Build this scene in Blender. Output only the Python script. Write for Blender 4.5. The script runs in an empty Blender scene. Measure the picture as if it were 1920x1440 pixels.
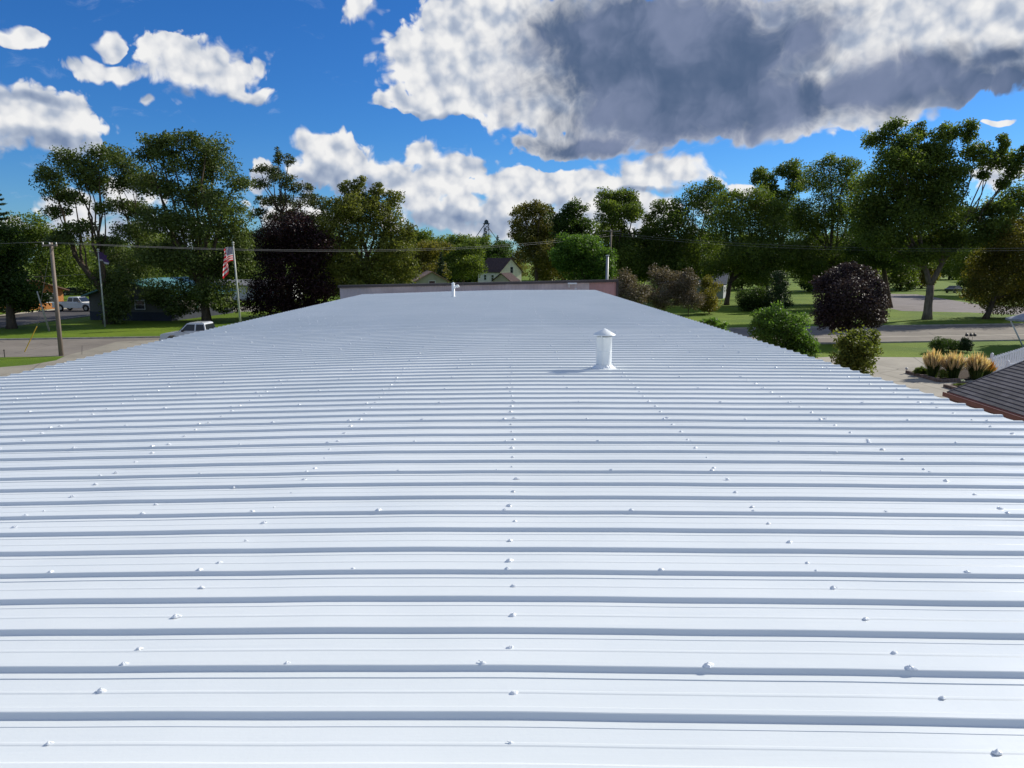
import bpy, math, random
import numpy as np
from mathutils import Vector, Matrix
PI = math.pi
S = bpy.context.scene
COL = S.collection
random.seed(7)
RNG = np.random.default_rng(11)

# ------------------------------------------------------------------ camera
CAM_Z = 6.58
PITCH = math.radians(9.5)
F = 1387.0
cd = bpy.data.cameras.new('camera'); cam = bpy.data.objects.new('camera', cd); COL.objects.link(cam)
cam.location = (0, 0, CAM_Z); cam.rotation_euler = (PI/2 - PITCH, 0, 0)
cd.sensor_width = 36; cd.lens = F/1920*36; cd.clip_start = .05; cd.clip_end = 6000
S.camera = cam
S.view_settings.view_transform = 'Standard'; S.view_settings.look = 'None'
S.view_settings.exposure = 0.42; S.view_settings.gamma = 1.0
S.render.engine = 'CYCLES'

def ray(px, py):
    x = (px-960)/F; y = -(py-720)/F
    return Vector((x, math.cos(PITCH)+y*math.sin(PITCH), -math.sin(PITCH)+y*math.cos(PITCH)))
def gpt(px, py, z=0.0):
    r = ray(px, py); t = (z-CAM_Z)/r.z
    return Vector((r.x*t, r.y*t, z))
def dpt(px, py, Y):
    r = ray(px, py); t = Y/r.y
    return Vector((r.x*t, Y, CAM_Z+r.z*t))

# ------------------------------------------------------------------ sun + sky
SUN_AZ = math.radians(57); SUN_EL = math.radians(31)
sd = Vector((math.sin(SUN_AZ)*math.cos(SUN_EL), math.cos(SUN_AZ)*math.cos(SUN_EL), math.sin(SUN_EL)))
sl = bpy.data.lights.new('sun', 'SUN'); sl.energy = 4.3; sl.angle = math.radians(.5); sl.color = (1, .95, .83)
so = bpy.data.objects.new('sun', sl); COL.objects.link(so); so.rotation_euler = sd.to_track_quat('Z', 'Y').to_euler()

class NT:
    def __init__(s, tree): s.t = tree; s.n = tree.nodes; s.l = tree.links
    def put(s, sock, v):
        if v is None: return
        if isinstance(v, bpy.types.NodeSocket): s.l.new(v, sock)
        else: sock.default_value = v
    def node(s, ty, **kw):
        n = s.n.new(ty)
        for k, v in kw.items(): setattr(n, k, v)
        return n
    def m(s, op, a, b=None, c=None, clamp=False):
        n = s.node('ShaderNodeMath', operation=op, use_clamp=clamp)
        for i, v in enumerate((a, b, c)): s.put(n.inputs[i], v)
        return n.outputs[0]
    def v(s, op, a, b=None, c=None):
        n = s.node('ShaderNodeVectorMath', operation=op)
        s.put(n.inputs[0], a)
        if b is not None: s.put(n.inputs[1], b)
        if c is not None: s.put(n.inputs[2], c)
        return n
    def mix(s, f, a, b, ty='MIX'):
        n = s.node('ShaderNodeMixRGB', blend_type=ty)
        s.put(n.inputs[0], f); s.put(n.inputs[1], a); s.put(n.inputs[2], b)
        return n.outputs[0]
    def noise(s, vec, scale, detail=4, rough=.55, dim='3D', w=None):
        n = s.node('ShaderNodeTexNoise', noise_dimensions=dim)
        s.put(n.inputs['Vector'], vec); n.inputs['Scale'].default_value = scale
        n.inputs['Detail'].default_value = detail; n.inputs['Roughness'].default_value = rough
        return n
    def ss(s, v, lo, hi, a=0., b=1.):
        n = s.node('ShaderNodeMapRange', interpolation_type='SMOOTHSTEP')
        s.put(n.inputs[0], v); s.put(n.inputs[1], lo); s.put(n.inputs[2], hi); s.put(n.inputs[3], a); s.put(n.inputs[4], b)
        return n.outputs[0]

W = bpy.data.worlds.new('World'); S.world = W; W.use_nodes = True
W.cycles.sampling_method = 'MANUAL'; W.cycles.sample_map_resolution = 512
t = NT(W.node_tree); t.n.clear()
out = t.node('ShaderNodeOutputWorld'); bg = t.node('ShaderNodeBackground')
SKY_STR = .10
bg.inputs[1].default_value = SKY_STR
t.l.new(bg.outputs[0], out.inputs[0])
sky = t.node('ShaderNodeTexSky', sky_type='NISHITA', sun_disc=False, sun_elevation=SUN_EL, sun_rotation=SUN_AZ,
             air_density=1.0, dust_density=.25, ozone_density=3.0, altitude=300)
tc = t.node('ShaderNodeTexCoord')
sp = t.node('ShaderNodeSeparateXYZ'); t.l.new(tc.outputs['Generated'], sp.inputs[0])
# azimuth / elevation of the view direction, in steps of 1/13.87 radian
K = 13.87
az = t.m('MULTIPLY', t.m('ARCTAN2', sp.outputs[0], sp.outputs[1]), K)
el = t.m('MULTIPLY', t.m('ARCSINE', sp.outputs[2]), K)
cv = t.node('ShaderNodeCombineXYZ'); t.l.new(az, cv.inputs[0]); t.l.new(el, cv.inputs[1])
P0 = cv.outputs[0]
def azel(px, py):
    r = ray(px, py).normalized()
    return math.atan2(r.x, r.y)*K, math.asin(r.z)*K
def warped(P, scale, amt, det=3):
    n = t.noise(P, scale, det, .55, '2D')
    s_ = t.v('SUBTRACT', n.outputs['Color'], (.5, .5, .5)).outputs[0]
    m_ = t.v('MULTIPLY', s_, (amt, amt*.75, 0)).outputs[0]
    return t.v('ADD', P, m_).outputs[0]
PW = warped(P0, .9, .75, 2)
PW = warped(PW, 3.2, .12, 2)
def field(P, blobs, sm=.18):
    acc = None
    for (x, y, rx, ry) in blobs:
        a, e = azel(x, y); a2, _ = azel(x+rx, y); _, e2 = azel(x, y-ry)
        ra = max(abs(a2-a), .02); re = max(abs(e2-e), .02)
        d = t.v('SUBTRACT', P, (a, e, 0)).outputs[0]
        d = t.v('MULTIPLY', d, (1/ra, 1/re, 0)).outputs[0]
        L = t.v('LENGTH', d).outputs['Value']
        # one at centre, zero on the ellipse, falls evenly outwards
        b = t.m('MULTIPLY', t.m('SUBTRACT', 1.0, L), min(1.1, .5+.45*min(ra, re)))
        if acc is None: acc = b
        else:
            n = t.node('ShaderNodeMath', operation='SMOOTH_MAX'); t.l.new(acc, n.inputs[0]); t.l.new(b, n.inputs[1]); n.inputs[2].default_value = sm
            acc = n.outputs[0]
    return acc
BIG = [(1660,50,340,110),(1900,60,200,110),(1480,215,240,50),(1000,190,110,60),(1400,60,300,90),(860,120,150,90),(800,196,110,20),(900,30,140,60),(1130,90,260,110),(1260,190,290,90),(1560,140,330,110),(1850,110,230,75),
       (1110,268,170,34),(1180,225,150,45)]
CUM = [(640,320,90,50),(780,345,120,42),(1000,350,230,30),(880,400,200,34),(1100,400,220,30),(1230,335,110,36),(660,310,70,40),(880,350,200,22),(1000,390,150,22),(370,125,110,62),(330,90,70,40),(200,134,85,20),(205,88,18,28),(470,172,60,16),(70,225,125,75),(90,262,100,40),(20,70,60,15),
       (678,22,38,34),(620,290,78,44),(585,268,36,20),(700,330,60,26),(800,292,50,34),(850,312,85,26),(960,338,120,22),
       (1235,318,105,32),(1180,352,160,24),(790,385,62,34),(840,415,95,26),(930,385,44,26),(945,425,85,24),(1110,375,60,20),
       (150,400,75,45),(235,375,60,35),(100,440,140,30),(1865,335,60,34),(1390,350,40,14),(1100,420,200,26),(490,330,40,24),(560,400,80,40),(300,440,160,30),
       (1868,226,34,5),(285,186,26,10)]
HAZY = [(2500,200,380,160),(-600,150,360,90),(-1100,300,300,120),(3300,330,420,100)]
fb = field(PW, BIG, .3)
fc = t.m('ADD', field(PW, CUM+HAZY, .12), .05)
ff = t.m('MAXIMUM', t.m('ADD', t.m('MULTIPLY', fb, 1.7), .03), fc)
def height(P, dn=7, dv=2.5):
    n1 = t.noise(P, 1.5, dn, .56, '2D').outputs['Fac']
    vo = t.node('ShaderNodeTexVoronoi', voronoi_dimensions='2D', feature='F1'); t.l.new(P, vo.inputs['Vector'])
    vo.inputs['Scale'].default_value = 2.6; vo.inputs['Detail'].default_value = dv; vo.inputs['Roughness'].default_value = .5; vo.inputs['Lacunarity'].default_value = 2.3
    v_ = t.m('SUBTRACT', .8, vo.outputs['Distance'])
    return t.m('ADD', t.m('MULTIPLY', n1, .60), t.m('MULTIPLY', v_, .45))
H0 = height(PW)
R0 = height(P0, 4, 1.0)
H1 = height(t.v('ADD', P0, (.12, .20, 0)).outputs[0], 3, .6)
wn_ = t.noise(P0, .9, 2, .5, '2D').outputs['Fac']
pv = t.node('ShaderNodeTexVoronoi', voronoi_dimensions='2D', feature='F1'); t.l.new(P0, pv.inputs['Vector']); pv.inputs['Scale'].default_value = 2.2; pv.inputs['Detail'].default_value = 1.5; pv.inputs['Roughness'].default_value = .6
pf = t.m('MULTIPLY', t.m('SUBTRACT', .47, pv.outputs['Distance']), .30)
ff = t.m('ADD', ff, pf)
dens = t.m('ADD', ff, t.m('ADD', .20, t.m('MULTIPLY', t.m('SUBTRACT', H0, .5), .62)))
mask = t.ss(dens, -.03, t.ss(wn_, .35, .65, .11, .34))
# thin wisps
wn = t.noise(t.v('MULTIPLY', PW, (.5, 1.3, 1)).outputs[0], 1.4, 6, .66, '2D').outputs['Fac']
wisp = t.ss(wn, .60, .82, 0., .22)
# relief: side towards the sun bright
rel = t.m('MULTIPLY', t.m('SUBTRACT', R0, H1), 1.1)
lit = t.m('ADD', .86, rel)
lit = t.m('SUBTRACT', lit, t.m('MULTIPLY', t.ss(dens, .25, .9), .10))
DARK = [(1860,120,110,24),(1720,130,120,36),(1270,120,310,150),(1450,200,200,60),(1190,80,210,130),(1060,60,90,50),(1280,205,300,80),(1640,165,330,50),(1480,75,75,55),(1110,272,170,30),(1850,165,200,40),(1240,230,120,60)]
dk = field(PW, DARK, .3)
dkm = t.ss(t.m('ADD', dk, t.m('MULTIPLY', t.m('SUBTRACT', H0, .5), .5)), -.40, .36)
BASE = [(560,345,90,30),(100,262,90,16),(300,450,160,20),(60,295,125,24),(640,352,110,16),(1200,368,120,6),(880,425,110,22),(400,185,120,9),(820,215,80,5),(60,175,60,10)]
bs = t.ss(field(PW, BASE, .1), -.45, .40, 0., .5)
lit = t.m('SUBTRACT', lit, bs)
litc = t.m('MAXIMUM', t.m('MINIMUM', lit, 1.0), 0.0)
cr = t.node('ShaderNodeValToRGB'); t.l.new(litc, cr.inputs[0])
e = cr.color_ramp.elements
e[0].position = 0.0; e[0].color = (.22, .30, .47, 1); e[1].position = 1.0; e[1].color = (1, 1, 1, 1)
x_ = e.new(.5); x_.color = (.50, .57, .70, 1)
x_ = e.new(.8); x_.color = (.84, .86, .90, 1)
wc = t.mix(1.0, cr.outputs[0], (6.6, 6.6, 6.6, 1), 'MULTIPLY')
dn = t.noise(PW, .8, 4, .55, '2D').outputs['Fac']
dl = t.m('ADD', t.ss(dn, .32, .68, .05, .75), t.m('MULTIPLY', rel, .2), clamp=True)
dc = t.mix(dl, (.62, .98, 1.75, 1), (1.75, 2.1, 3.15, 1))
cloud = t.mix(dkm, wc, dc)
hs = t.node('ShaderNodeHueSaturation'); t.l.new(sky.outputs[0], hs.inputs['Color'])
hs.inputs['Saturation'].default_value = 1.3; hs.inputs['Value'].default_value = 1.0; hs.inputs['Hue'].default_value = .5
sr = t.node('ShaderNodeValToRGB'); t.l.new(t.m('DIVIDE', el, 10.0), sr.inputs[0])
e = sr.color_ramp.elements; e[0].position = 0; e[0].color = (.32, .54, .86, 1); e[1].position = .55; e[1].color = (.42, .59, .84, 1)
x_ = e.new(.22); x_.color = (.31, .55, .84, 1)
skc = t.mix(1.0, hs.outputs[0], sr.outputs[0], 'MULTIPLY')
c1 = t.mix(wisp, skc, (5.0, 5.6, 6.8, 1))
# looser broken cloud added out of view, overhead and all round, as fill light
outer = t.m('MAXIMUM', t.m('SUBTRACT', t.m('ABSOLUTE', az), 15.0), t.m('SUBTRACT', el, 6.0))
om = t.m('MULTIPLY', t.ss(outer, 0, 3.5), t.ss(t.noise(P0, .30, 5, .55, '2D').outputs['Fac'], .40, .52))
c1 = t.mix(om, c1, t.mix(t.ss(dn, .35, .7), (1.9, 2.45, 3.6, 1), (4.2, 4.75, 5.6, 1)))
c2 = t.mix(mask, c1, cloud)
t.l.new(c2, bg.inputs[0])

# ------------------------------------------------------------------ materials
MATS = {}
def bsdf_mat(name, col, rough=.7, spec=.3, metal=0, var=.12, vscale=3., bump=0, bscale=20., stretch=None, coat=0):
    if name in MATS: return MATS[name]
    m = bpy.data.materials.new(name); m.use_nodes = True
    q = NT(m.node_tree); b = q.n['Principled BSDF']
    b.inputs['Roughness'].default_value = rough; b.inputs['Specular IOR Level'].default_value = spec
    b.inputs['Metallic'].default_value = metal; b.inputs['Coat Weight'].default_value = coat
    co = q.node('ShaderNodeTexCoord').outputs['Object']
    if stretch: co = q.v('MULTIPLY', co, stretch).outputs[0]
    n = q.noise(co, vscale, 5, .6).outputs['Fac']
    a = tuple(c*(1-var) for c in col)+(1,); d = tuple(min(1, c*(1+var)) for c in col)+(1,)
    q.l.new(q.mix(q.ss(n, .3, .7), a, d), b.inputs['Base Color'])
    if bump:
        bn = q.node('ShaderNodeBump'); bn.inputs['Strength'].default_value = bump; bn.inputs['Distance'].default_value = .02
        q.l.new(q.noise(co, bscale, 4, .6).outputs['Fac'], bn.inputs['Height']); q.l.new(bn.outputs[0], b.inputs['Normal'])
    MATS[name] = m; return m
def glass_mat():
    return bsdf_mat('window_glass', (.02, .025, .03), .05, .6, var=.05)
def leaf_mat(name, a, b, trans=.48):
    m = bpy.data.materials.new(name); m.use_nodes = True; q = NT(m.node_tree); q.n.clear()
    o = q.node('ShaderNodeOutputMaterial')
    at = q.node('ShaderNodeAttribute', attribute_name='tint')
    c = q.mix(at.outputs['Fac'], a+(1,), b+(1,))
    d = q.node('ShaderNodeBsdfPrincipled'); d.inputs['Roughness'].default_value = .55; d.inputs['Specular IOR Level'].default_value = .25
    q.l.new(c, d.inputs['Base Color'])
    tr = q.node('ShaderNodeBsdfTranslucent'); q.l.new(q.mix(1, c, (1.25, 1.3, .7, 1), 'MULTIPLY'), tr.inputs[0])
    mx = q.node('ShaderNodeMixShader'); mx.inputs[0].default_value = trans
    q.l.new(d.outputs[0], mx.inputs[1]); q.l.new(tr.outputs[0], mx.inputs[2]); q.l.new(mx.outputs[0], o.inputs[0])
    MATS[name] = m; return m
L_ = {
 'dark':   leaf_mat('leaf_dark', (0.028,0.056,0.012), (0.077,0.120,0.022)),
 'mid':    leaf_mat('leaf_mid', (0.056,0.092,0.018), (0.169,0.213,0.037)),
 'bright': leaf_mat('leaf_bright', (0.091,0.140,0.023), (0.225,0.268,0.050), .4),
 'yellow': leaf_mat('leaf_yellow', (.085,.105,.02), (.22,.225,.045), .35),
 'olive':  leaf_mat('leaf_olive', (0.083,0.090,0.017), (0.219,0.178,0.039)),
 'locust': leaf_mat('leaf_locust', (0.053,0.081,0.021), (0.138,0.177,0.040), .3),
 'pine':   leaf_mat('leaf_pine', (0.038,0.066,0.017), (0.131,0.139,0.033), .15),
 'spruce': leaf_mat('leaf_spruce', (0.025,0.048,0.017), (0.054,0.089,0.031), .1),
 'purple': leaf_mat('leaf_purple', (.012,.006,.008), (0.053,0.019,0.022), .2),
 'purple2': leaf_mat('leaf_purple_gloss', (0.025,0.016,0.019), (0.094,0.058,0.058), .15),
 'brown':  leaf_mat('leaf_brown', (.085,.068,.040), (.27,.205,.14), .2),
 'autumn': leaf_mat('leaf_autumn', (.07,.08,.018), (.22,.19,.035), .3),
 'fresh': leaf_mat('leaf_fresh', (.045,.095,.016), (.15,.26,.045), .45),
 'lime': leaf_mat('leaf_lime', (.06,.085,.015), (.23,.25,.05), .45),
}
BARK = bsdf_mat('bark', (.09,.07,.05), .95, .1, var=.35, vscale=6, bump=.6, bscale=14, stretch=(1,1,.25))
BARKL = bsdf_mat('bark_pale', (.16,.13,.10), .95, .1, var=.3, vscale=6, bump=.6, bscale=14, stretch=(1,1,.25))

# ------------------------------------------------------------------ mesh helpers
class MB:
    def __init__(s): s.v = []; s.f = []
    def add(s, vs, fs):
        o = len(s.v); s.v += [tuple(v) for v in vs]; s.f += [tuple(i+o for i in f) for f in fs]; return s
    def box(s, c, d, rz=0, tf=None):
        cx, cy, cz = c; a, b, h = d[0]/2, d[1]/2, d[2]/2; co, si = math.cos(rz), math.sin(rz)
        vs = []
        for z in (-h, h):
            for x, y in ((-a,-b),(a,-b),(a,b),(-a,b)):
                vs.append((cx+x*co-y*si, cy+x*si+y*co, cz+z))
        if tf: vs = [tf(Vector(v)) for v in vs]
        return s.add(vs, [(3,2,1,0),(4,5,6,7),(0,1,5,4),(1,2,6,5),(2,3,7,6),(3,0,4,7)])
    def bar(s, p0, p1, w, h):
        p0, p1 = Vector(p0), Vector(p1); d = (p1-p0).normalized()
        up = Vector((0,0,1)) if abs(d.z) < .95 else Vector((0,1,0))
        a = d.cross(up).normalized()*w/2; b = a.cross(d).normalized()*h/2
        vs = [p+q for p in (p0, p1) for q in (-a-b, a-b, a+b, -a+b)]
        return s.add(vs, [(3,2,1,0),(4,5,6,7),(0,1,5,4),(1,2,6,5),(2,3,7,6),(3,0,4,7)])
    def tube(s, pts, rs, n=8, cap=True):
        pts = [Vector(p) for p in pts]
        if not hasattr(rs, '__len__'): rs = [rs]*len(pts)
        rings = []; ref = None
        for i, p in enumerate(pts):
            d = (pts[min(i+1, len(pts)-1)]-pts[max(i-1, 0)]).normalized()
            if ref is None: ref = Vector((1,0,0)) if abs(d.x) < .9 else Vector((0,1,0))
            a = (ref-d*ref.dot(d)).normalized(); ref = a; b = d.cross(a)
            rings.append([p+(a*math.cos(2*PI*k/n)+b*math.sin(2*PI*k/n))*rs[i] for k in range(n)])
        vs = [v for r in rings for v in r]; fs = []
        for i in range(len(pts)-1):
            for k in range(n):
                fs.append((i*n+k, i*n+(k+1)%n, (i+1)*n+(k+1)%n, (i+1)*n+k))
        if cap: fs += [tuple(range(n-1, -1, -1)), tuple((len(pts)-1)*n+k for k in range(n))]
        return s.add(vs, fs)
    def lathe(s, prof, c=(0,0,0), n=24, cap=True):
        return s.tube_l([(c[0], c[1], c[2]+z) for r, z in prof], [max(r, .0005) for r, z in prof], n, cap)
    def tube_l(s, pts, rs, n, cap):
        vs = [(p[0]+r*math.cos(2*PI*k/n), p[1]+r*math.sin(2*PI*k/n), p[2]) for p, r in zip(pts, rs) for k in range(n)]
        fs = [(i*n+k, i*n+(k+1)%n, (i+1)*n+(k+1)%n, (i+1)*n+k) for i in range(len(pts)-1) for k in range(n)]
        if cap: fs += [tuple(range(n-1, -1, -1)), tuple((len(pts)-1)*n+k for k in range(n))]
        return s.add(vs, fs)
    def prism(s, poly, a, b, axis='y'):
        # poly of (u,z) pushed along an axis from a to b
        n = len(poly)
        if axis == 'y': vs = [(u, a, z) for u, z in poly]+[(u, b, z) for u, z in poly]
        elif axis == 'x': vs = [(a, u, z) for u, z in poly]+[(b, u, z) for u, z in poly]
        else: vs = [(u, z, a) for u, z in poly]+[(u, z, b) for u, z in poly]
        return s.add(vs, [tuple(range(n-1,-1,-1)), tuple(range(n, 2*n))]+[(k, (k+1)%n, n+(k+1)%n, n+k) for k in range(n)])
    def build(s, name, mat, parent=None, smooth=False, bevel=0, fixn=True):
        me = bpy.data.meshes.new(name); me.from_pydata(s.v, [], s.f)
        if fixn:
            import bmesh
            bm = bmesh.new(); bm.from_mesh(me); bmesh.ops.recalc_face_normals(bm, faces=bm.faces); bm.to_mesh(me); bm.free()
        me.materials.append(mat)
        if smooth: me.shade_smooth()
        o = bpy.data.objects.new(name, me); COL.objects.link(o)
        if parent: o.parent = parent
        if bevel:
            md = o.modifiers.new('bevel', 'BEVEL'); md.width = bevel; md.segments = 2; md.limit_method = 'ANGLE'
        return o
def tag(o, label, cat, group=None, kind=None):
    if label: o['label'] = label
    if cat: o['category'] = cat
    if group: o['group'] = group
    if kind: o['kind'] = kind
    return o
def thing(name, label, cat, loc=(0,0,0), rz=0, group=None):
    o = bpy.data.objects.new(name, None); COL.objects.link(o); o.empty_display_size = .3
    o.location = loc; o.rotation_euler = (0, 0, rz)
    return tag(o, label, cat, group)
def struct(o): o['kind'] = 'structure'; return o
def quads(name, V, nq, mat, parent=None, tint=None, smooth=False):
    me = bpy.data.meshes.new(name)
    me.vertices.add(len(V)); me.vertices.foreach_set('co', np.asarray(V, np.float32).ravel())
    me.loops.add(nq*4); me.loops.foreach_set('vertex_index', np.arange(nq*4, dtype=np.int32))
    me.polygons.add(nq); me.polygons.foreach_set('loop_start', np.arange(0, nq*4, 4, dtype=np.int32))
    me.update(calc_edges=True)
    if tint is not None:
        a = me.attributes.new('tint', 'FLOAT', 'FACE'); a.data.foreach_set('value', np.asarray(tint, np.float32))
    me.materials.append(mat)
    o = bpy.data.objects.new(name, me); COL.objects.link(o)
    if parent: o.parent = parent
    return o
def leaf_quads(P, size, up=.35, asp=.6):
    n = len(P)
    N = RNG.normal(size=(n, 3)); N[:, 2] += up*2; N /= np.linalg.norm(N, axis=1)[:, None]
    T = RNG.normal(size=(n, 3)); T -= N*(T*N).sum(1)[:, None]; T /= np.linalg.norm(T, axis=1)[:, None]
    B = np.cross(N, T); s = (size*RNG.uniform(.6, 1.35, n))[:, None]
    V = np.empty((n, 4, 3)); V[:, 0] = P+T*s; V[:, 1] = P+B*s*asp; V[:, 2] = P-T*s; V[:, 3] = P-B*s*asp
    return V.reshape(-1, 3)

# ------------------------------------------------------------------ ground, roads
def sheet(name, pts, z, mat, kind='structure'):
    m = MB(); n = len(pts); m.add([(p[0], p[1], z) for p in pts], [tuple(range(n))])
    o = m.build(name, mat); o['kind'] = kind
    if o.data.polygons[0].normal.z < 0: o.data.flip_normals()
    return o
def slab(name, pts, z0, z1, mat):
    m = MB(); m.prism([(p[0], p[1]) for p in pts], z0, z1, 'z'); o = m.build(name, mat); o['kind'] = 'structure'; return o
def grass_mat():
    m = bpy.data.materials.new('lawn'); m.use_nodes = True; q = NT(m.node_tree); b = q.n['Principled BSDF']
    b.inputs['Roughness'].default_value = .9; b.inputs['Specular IOR Level'].default_value = .15
    co = q.node('ShaderNodeTexCoord').outputs['Object']
    n1 = q.noise(co, .12, 5, .6).outputs['Fac']; n2 = q.noise(co, 3.5, 5, .7).outputs['Fac']; n3 = q.noise(co, .9, 3, .6).outputs['Fac']
    c = q.mix(q.ss(n1, .35, .65), (.085,.145,.010,1), (.15,.215,.016,1))
    c = q.mix(q.ss(n3, .5, .78, 0, .45), c, (.19,.19,.04,1))
    c = q.mix(q.ss(n2, .35, .7, 0, .55), c, (.055,.10,.008,1))
    q.l.new(c, b.inputs['Base Color'])
    bn = q.node('ShaderNodeBump'); bn.inputs['Strength'].default_value = .8; bn.inputs['Distance'].default_value = .06
    q.l.new(q.noise(co, 9, 4, .7).outputs['Fac'], bn.inputs['Height']); q.l.new(bn.outputs[0], b.inputs['Normal'])
    return m
def pave_mat(name, col, crack=True, var=.15):
    m = bpy.data.materials.new(name); m.use_nodes = True; q = NT(m.node_tree); b = q.n['Principled BSDF']
    b.inputs['Roughness'].default_value = .9; b.inputs['Specular IOR Level'].default_value = .2
    co = q.node('ShaderNodeTexCoord').outputs['Object']
    n1 = q.noise(co, .35, 6, .65).outputs['Fac']; n2 = q.noise(co, 12, 4, .7).outputs['Fac']
    c = q.mix(q.ss(n1, .3, .7), tuple(x*(1-var) for x in col)+(1,), tuple(x*(1+var) for x in col)+(1,))
    c = q.mix(q.ss(n2, .4, .75, 0, .3), c, tuple(x*.6 for x in col)+(1,))
    if crack:
        vo = q.node('ShaderNodeTexVoronoi', feature='DISTANCE_TO_EDGE'); q.l.new(co, vo.inputs['Vector']); vo.inputs['Scale'].default_value = .16
        c = q.mix(q.ss(vo.outputs[0], 0, .012, .6, 0), c, tuple(x*.35 for x in col)+(1,))
    n3 = q.noise(co, 1.3, 5, .7).outputs['Fac']; c = q.mix(q.ss(n3, .58, .72, 0, .22), c, tuple(min(1, x*1.35) for x in col)+(1,))
    q.l.new(c, b.inputs['Base Color'])
    return m
GRASS = grass_mat()
ROAD = pave_mat('road_asphalt', (.20,.175,.15))
ROADD = pave_mat('asphalt_dark', (.075,.07,.07))
CONC = pave_mat('concrete', (.33,.30,.25))
LOT = pave_mat('lot_concrete', (.27,.245,.20))
sheet('ground', [(-1500,-400),(1500,-400),(1500,2600),(-1500,2600)], 0, GRASS)
def yl(x): return 55.3+.139*x
def yu(x): return 68.3+.16*x
xs = (-300, 300)
sheet('street', [(xs[0], yl(xs[0])), (xs[1], yl(xs[1])), (xs[1], yu(xs[1])), (xs[0], yu(xs[0]))], .006, ROAD)
sheet('gutter_strip', [(-20, yl(-20)+4.1), (300, yl(300)+4.5), (300, yl(300)+5.1), (-20, yl(-20)+4.6)], .010, CONC)
# kerbs with a real step
KERB = bsdf_mat('kerb_concrete', (.36,.33,.28), .9, .2, var=.2, vscale=2)
for nm, fn, off, x0, x1 in (('kerb', yl, -.16, 6, 300), ('kerb', yu, .01, 6, 300), ('kerb', yu, .01, -49, -20)):
    slab(nm, [(x0, fn(x0)+off), (x1, fn(x1)+off), (x1, fn(x1)+off+.15), (x0, fn(x0)+off+.15)], -.05, .12, KERB)
# side street running away on the left
sheet('side_street', [(-61.5, yu(-61.5)-2), (-50.5, yu(-50.5)-2), (-49.5, 240), (-60.5, 240)], .011, ROADD)
slab('kerb', [(-50.5, yu(-50.5)+1), (-50.25, yu(-50.5)+1), (-49.2, 240), (-49.45, 240)], -.05, .12, KERB)
slab('kerb', [(-61.8, yu(-61.5)+1), (-61.55, yu(-61.5)+1), (-60.55, 240), (-60.8, 240)], -.05, .12, KERB)
# the lot beside the left wall
G = gpt
lot = [G(-700,760), G(-300,712), G(0,689), G(60,684), G(105,676), G(124,667), G(170,655), G(219,641), G(330,636.5), (-3, 62.5, 0), (-3,-30,0), (-60,-30,0)]
sheet('parking_lot', lot, .014, LOT)
drv = [G(1500,672), G(1560,669), G(1850,671), G(1990,676), G(2300,700), (40,20,0), (6,10,0), (6,49,0)]
sheet('driveway', drv, .008, CONC)
JT = bsdf_mat('joint_filler', (.12,.11,.10), .9, .1)
for i, yy in enumerate((44.5, 40, 35.5)):
    sheet('pavement_joint', [(8, yy), (33, yy), (33, yy+.05), (8, yy+.05)], .012, JT)
lane = [G(1655,556), G(1668,551), G(1720,552), G(1835,571), G(1900,575), G(2150,585), G(2150,597), G(1900,590), G(1820,586), G(1690,583), G(1650,574)]
sheet('lane', lane, .006, pave_mat('lane_asphalt', (.19,.165,.16)))
far_lot = [G(398,586), G(480,584), G(520,578), G(480,574), G(398,577)]
sheet('far_parking', far_lot, .006, CONC)

# ------------------------------------------------------------------ the white metal roof
ZR = 5.0; PITCHR = .304; SKEW = -.03
def drop(X):
    k = .9; return .033*k*math.log(1+math.exp((-X-.7)/k))
def roof_z(X): return ZR-drop(X)
def xr(Y): return 5.02-.016*(Y-7)
XL = -8.05
Y_END = 40.0
def white_paint():
    m = bpy.data.materials.new('white_roof_coating'); m.use_nodes = True; q = NT(m.node_tree); b = q.n['Principled BSDF']
    b.inputs['Specular IOR Level'].default_value = .5
    co = q.node('ShaderNodeTexCoord').outputs['Object']
    st = q.v('MULTIPLY', co, (.35, 9, 1)).outputs[0]
    n1 = q.noise(co, .5, 5, .6).outputs['Fac']; n2 = q.noise(st, 2.2, 6, .65).outputs['Fac']
    c = q.mix(q.ss(n1, .3, .7), (.685,.72,.73,1), (.725,.755,.765,1))
    c = q.mix(q.ss(n2, .5, .72, 0, .3), c, (.62,.665,.685,1))
    n3 = q.noise(co, 90, 2, .5).outputs['Fac']; c = q.mix(q.ss(n3, .72, .78, 0, .2), c, (.5,.5,.5,1))
    q.l.new(c, b.inputs['Base Color'])
    bn = q.node('ShaderNodeBump'); bn.inputs['Strength'].default_value = .25; bn.inputs['Distance'].default_value = .004
    hgt = q.m('ADD', q.noise(q.v('MULTIPLY', co, (.25, 5, 1)).outputs[0], 3.5, 5, .6).outputs['Fac'], q.m('MULTIPLY', q.noise(co, 45, 3, .6).outputs['Fac'], .35))
    q.l.new(hgt, bn.inputs['Height']); q.l.new(bn.outputs[0], b.inputs['Normal'])
    q.l.new(q.ss(n1, .3, .7, .28, .38), b.inputs['Roughness'])
    return m
WHITE = white_paint()
hall = thing('metal_roof_building', 'long low building whose white ribbed metal roof fills the foreground', 'building')
PROF = [(0,.004),(.003,.006),(.0125,.0215),(.016,.0238),(.042,.0238),(.046,.0215),(.076,.002),(.082,0),(.160,0),(.166,.0022),(.176,.0022),(.184,0),(.262,0),(.2635,.003)]
K0 = -18; K1 = int((Y_END-2.361)/PITCHR)
ys = []; zs = []; 
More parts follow.
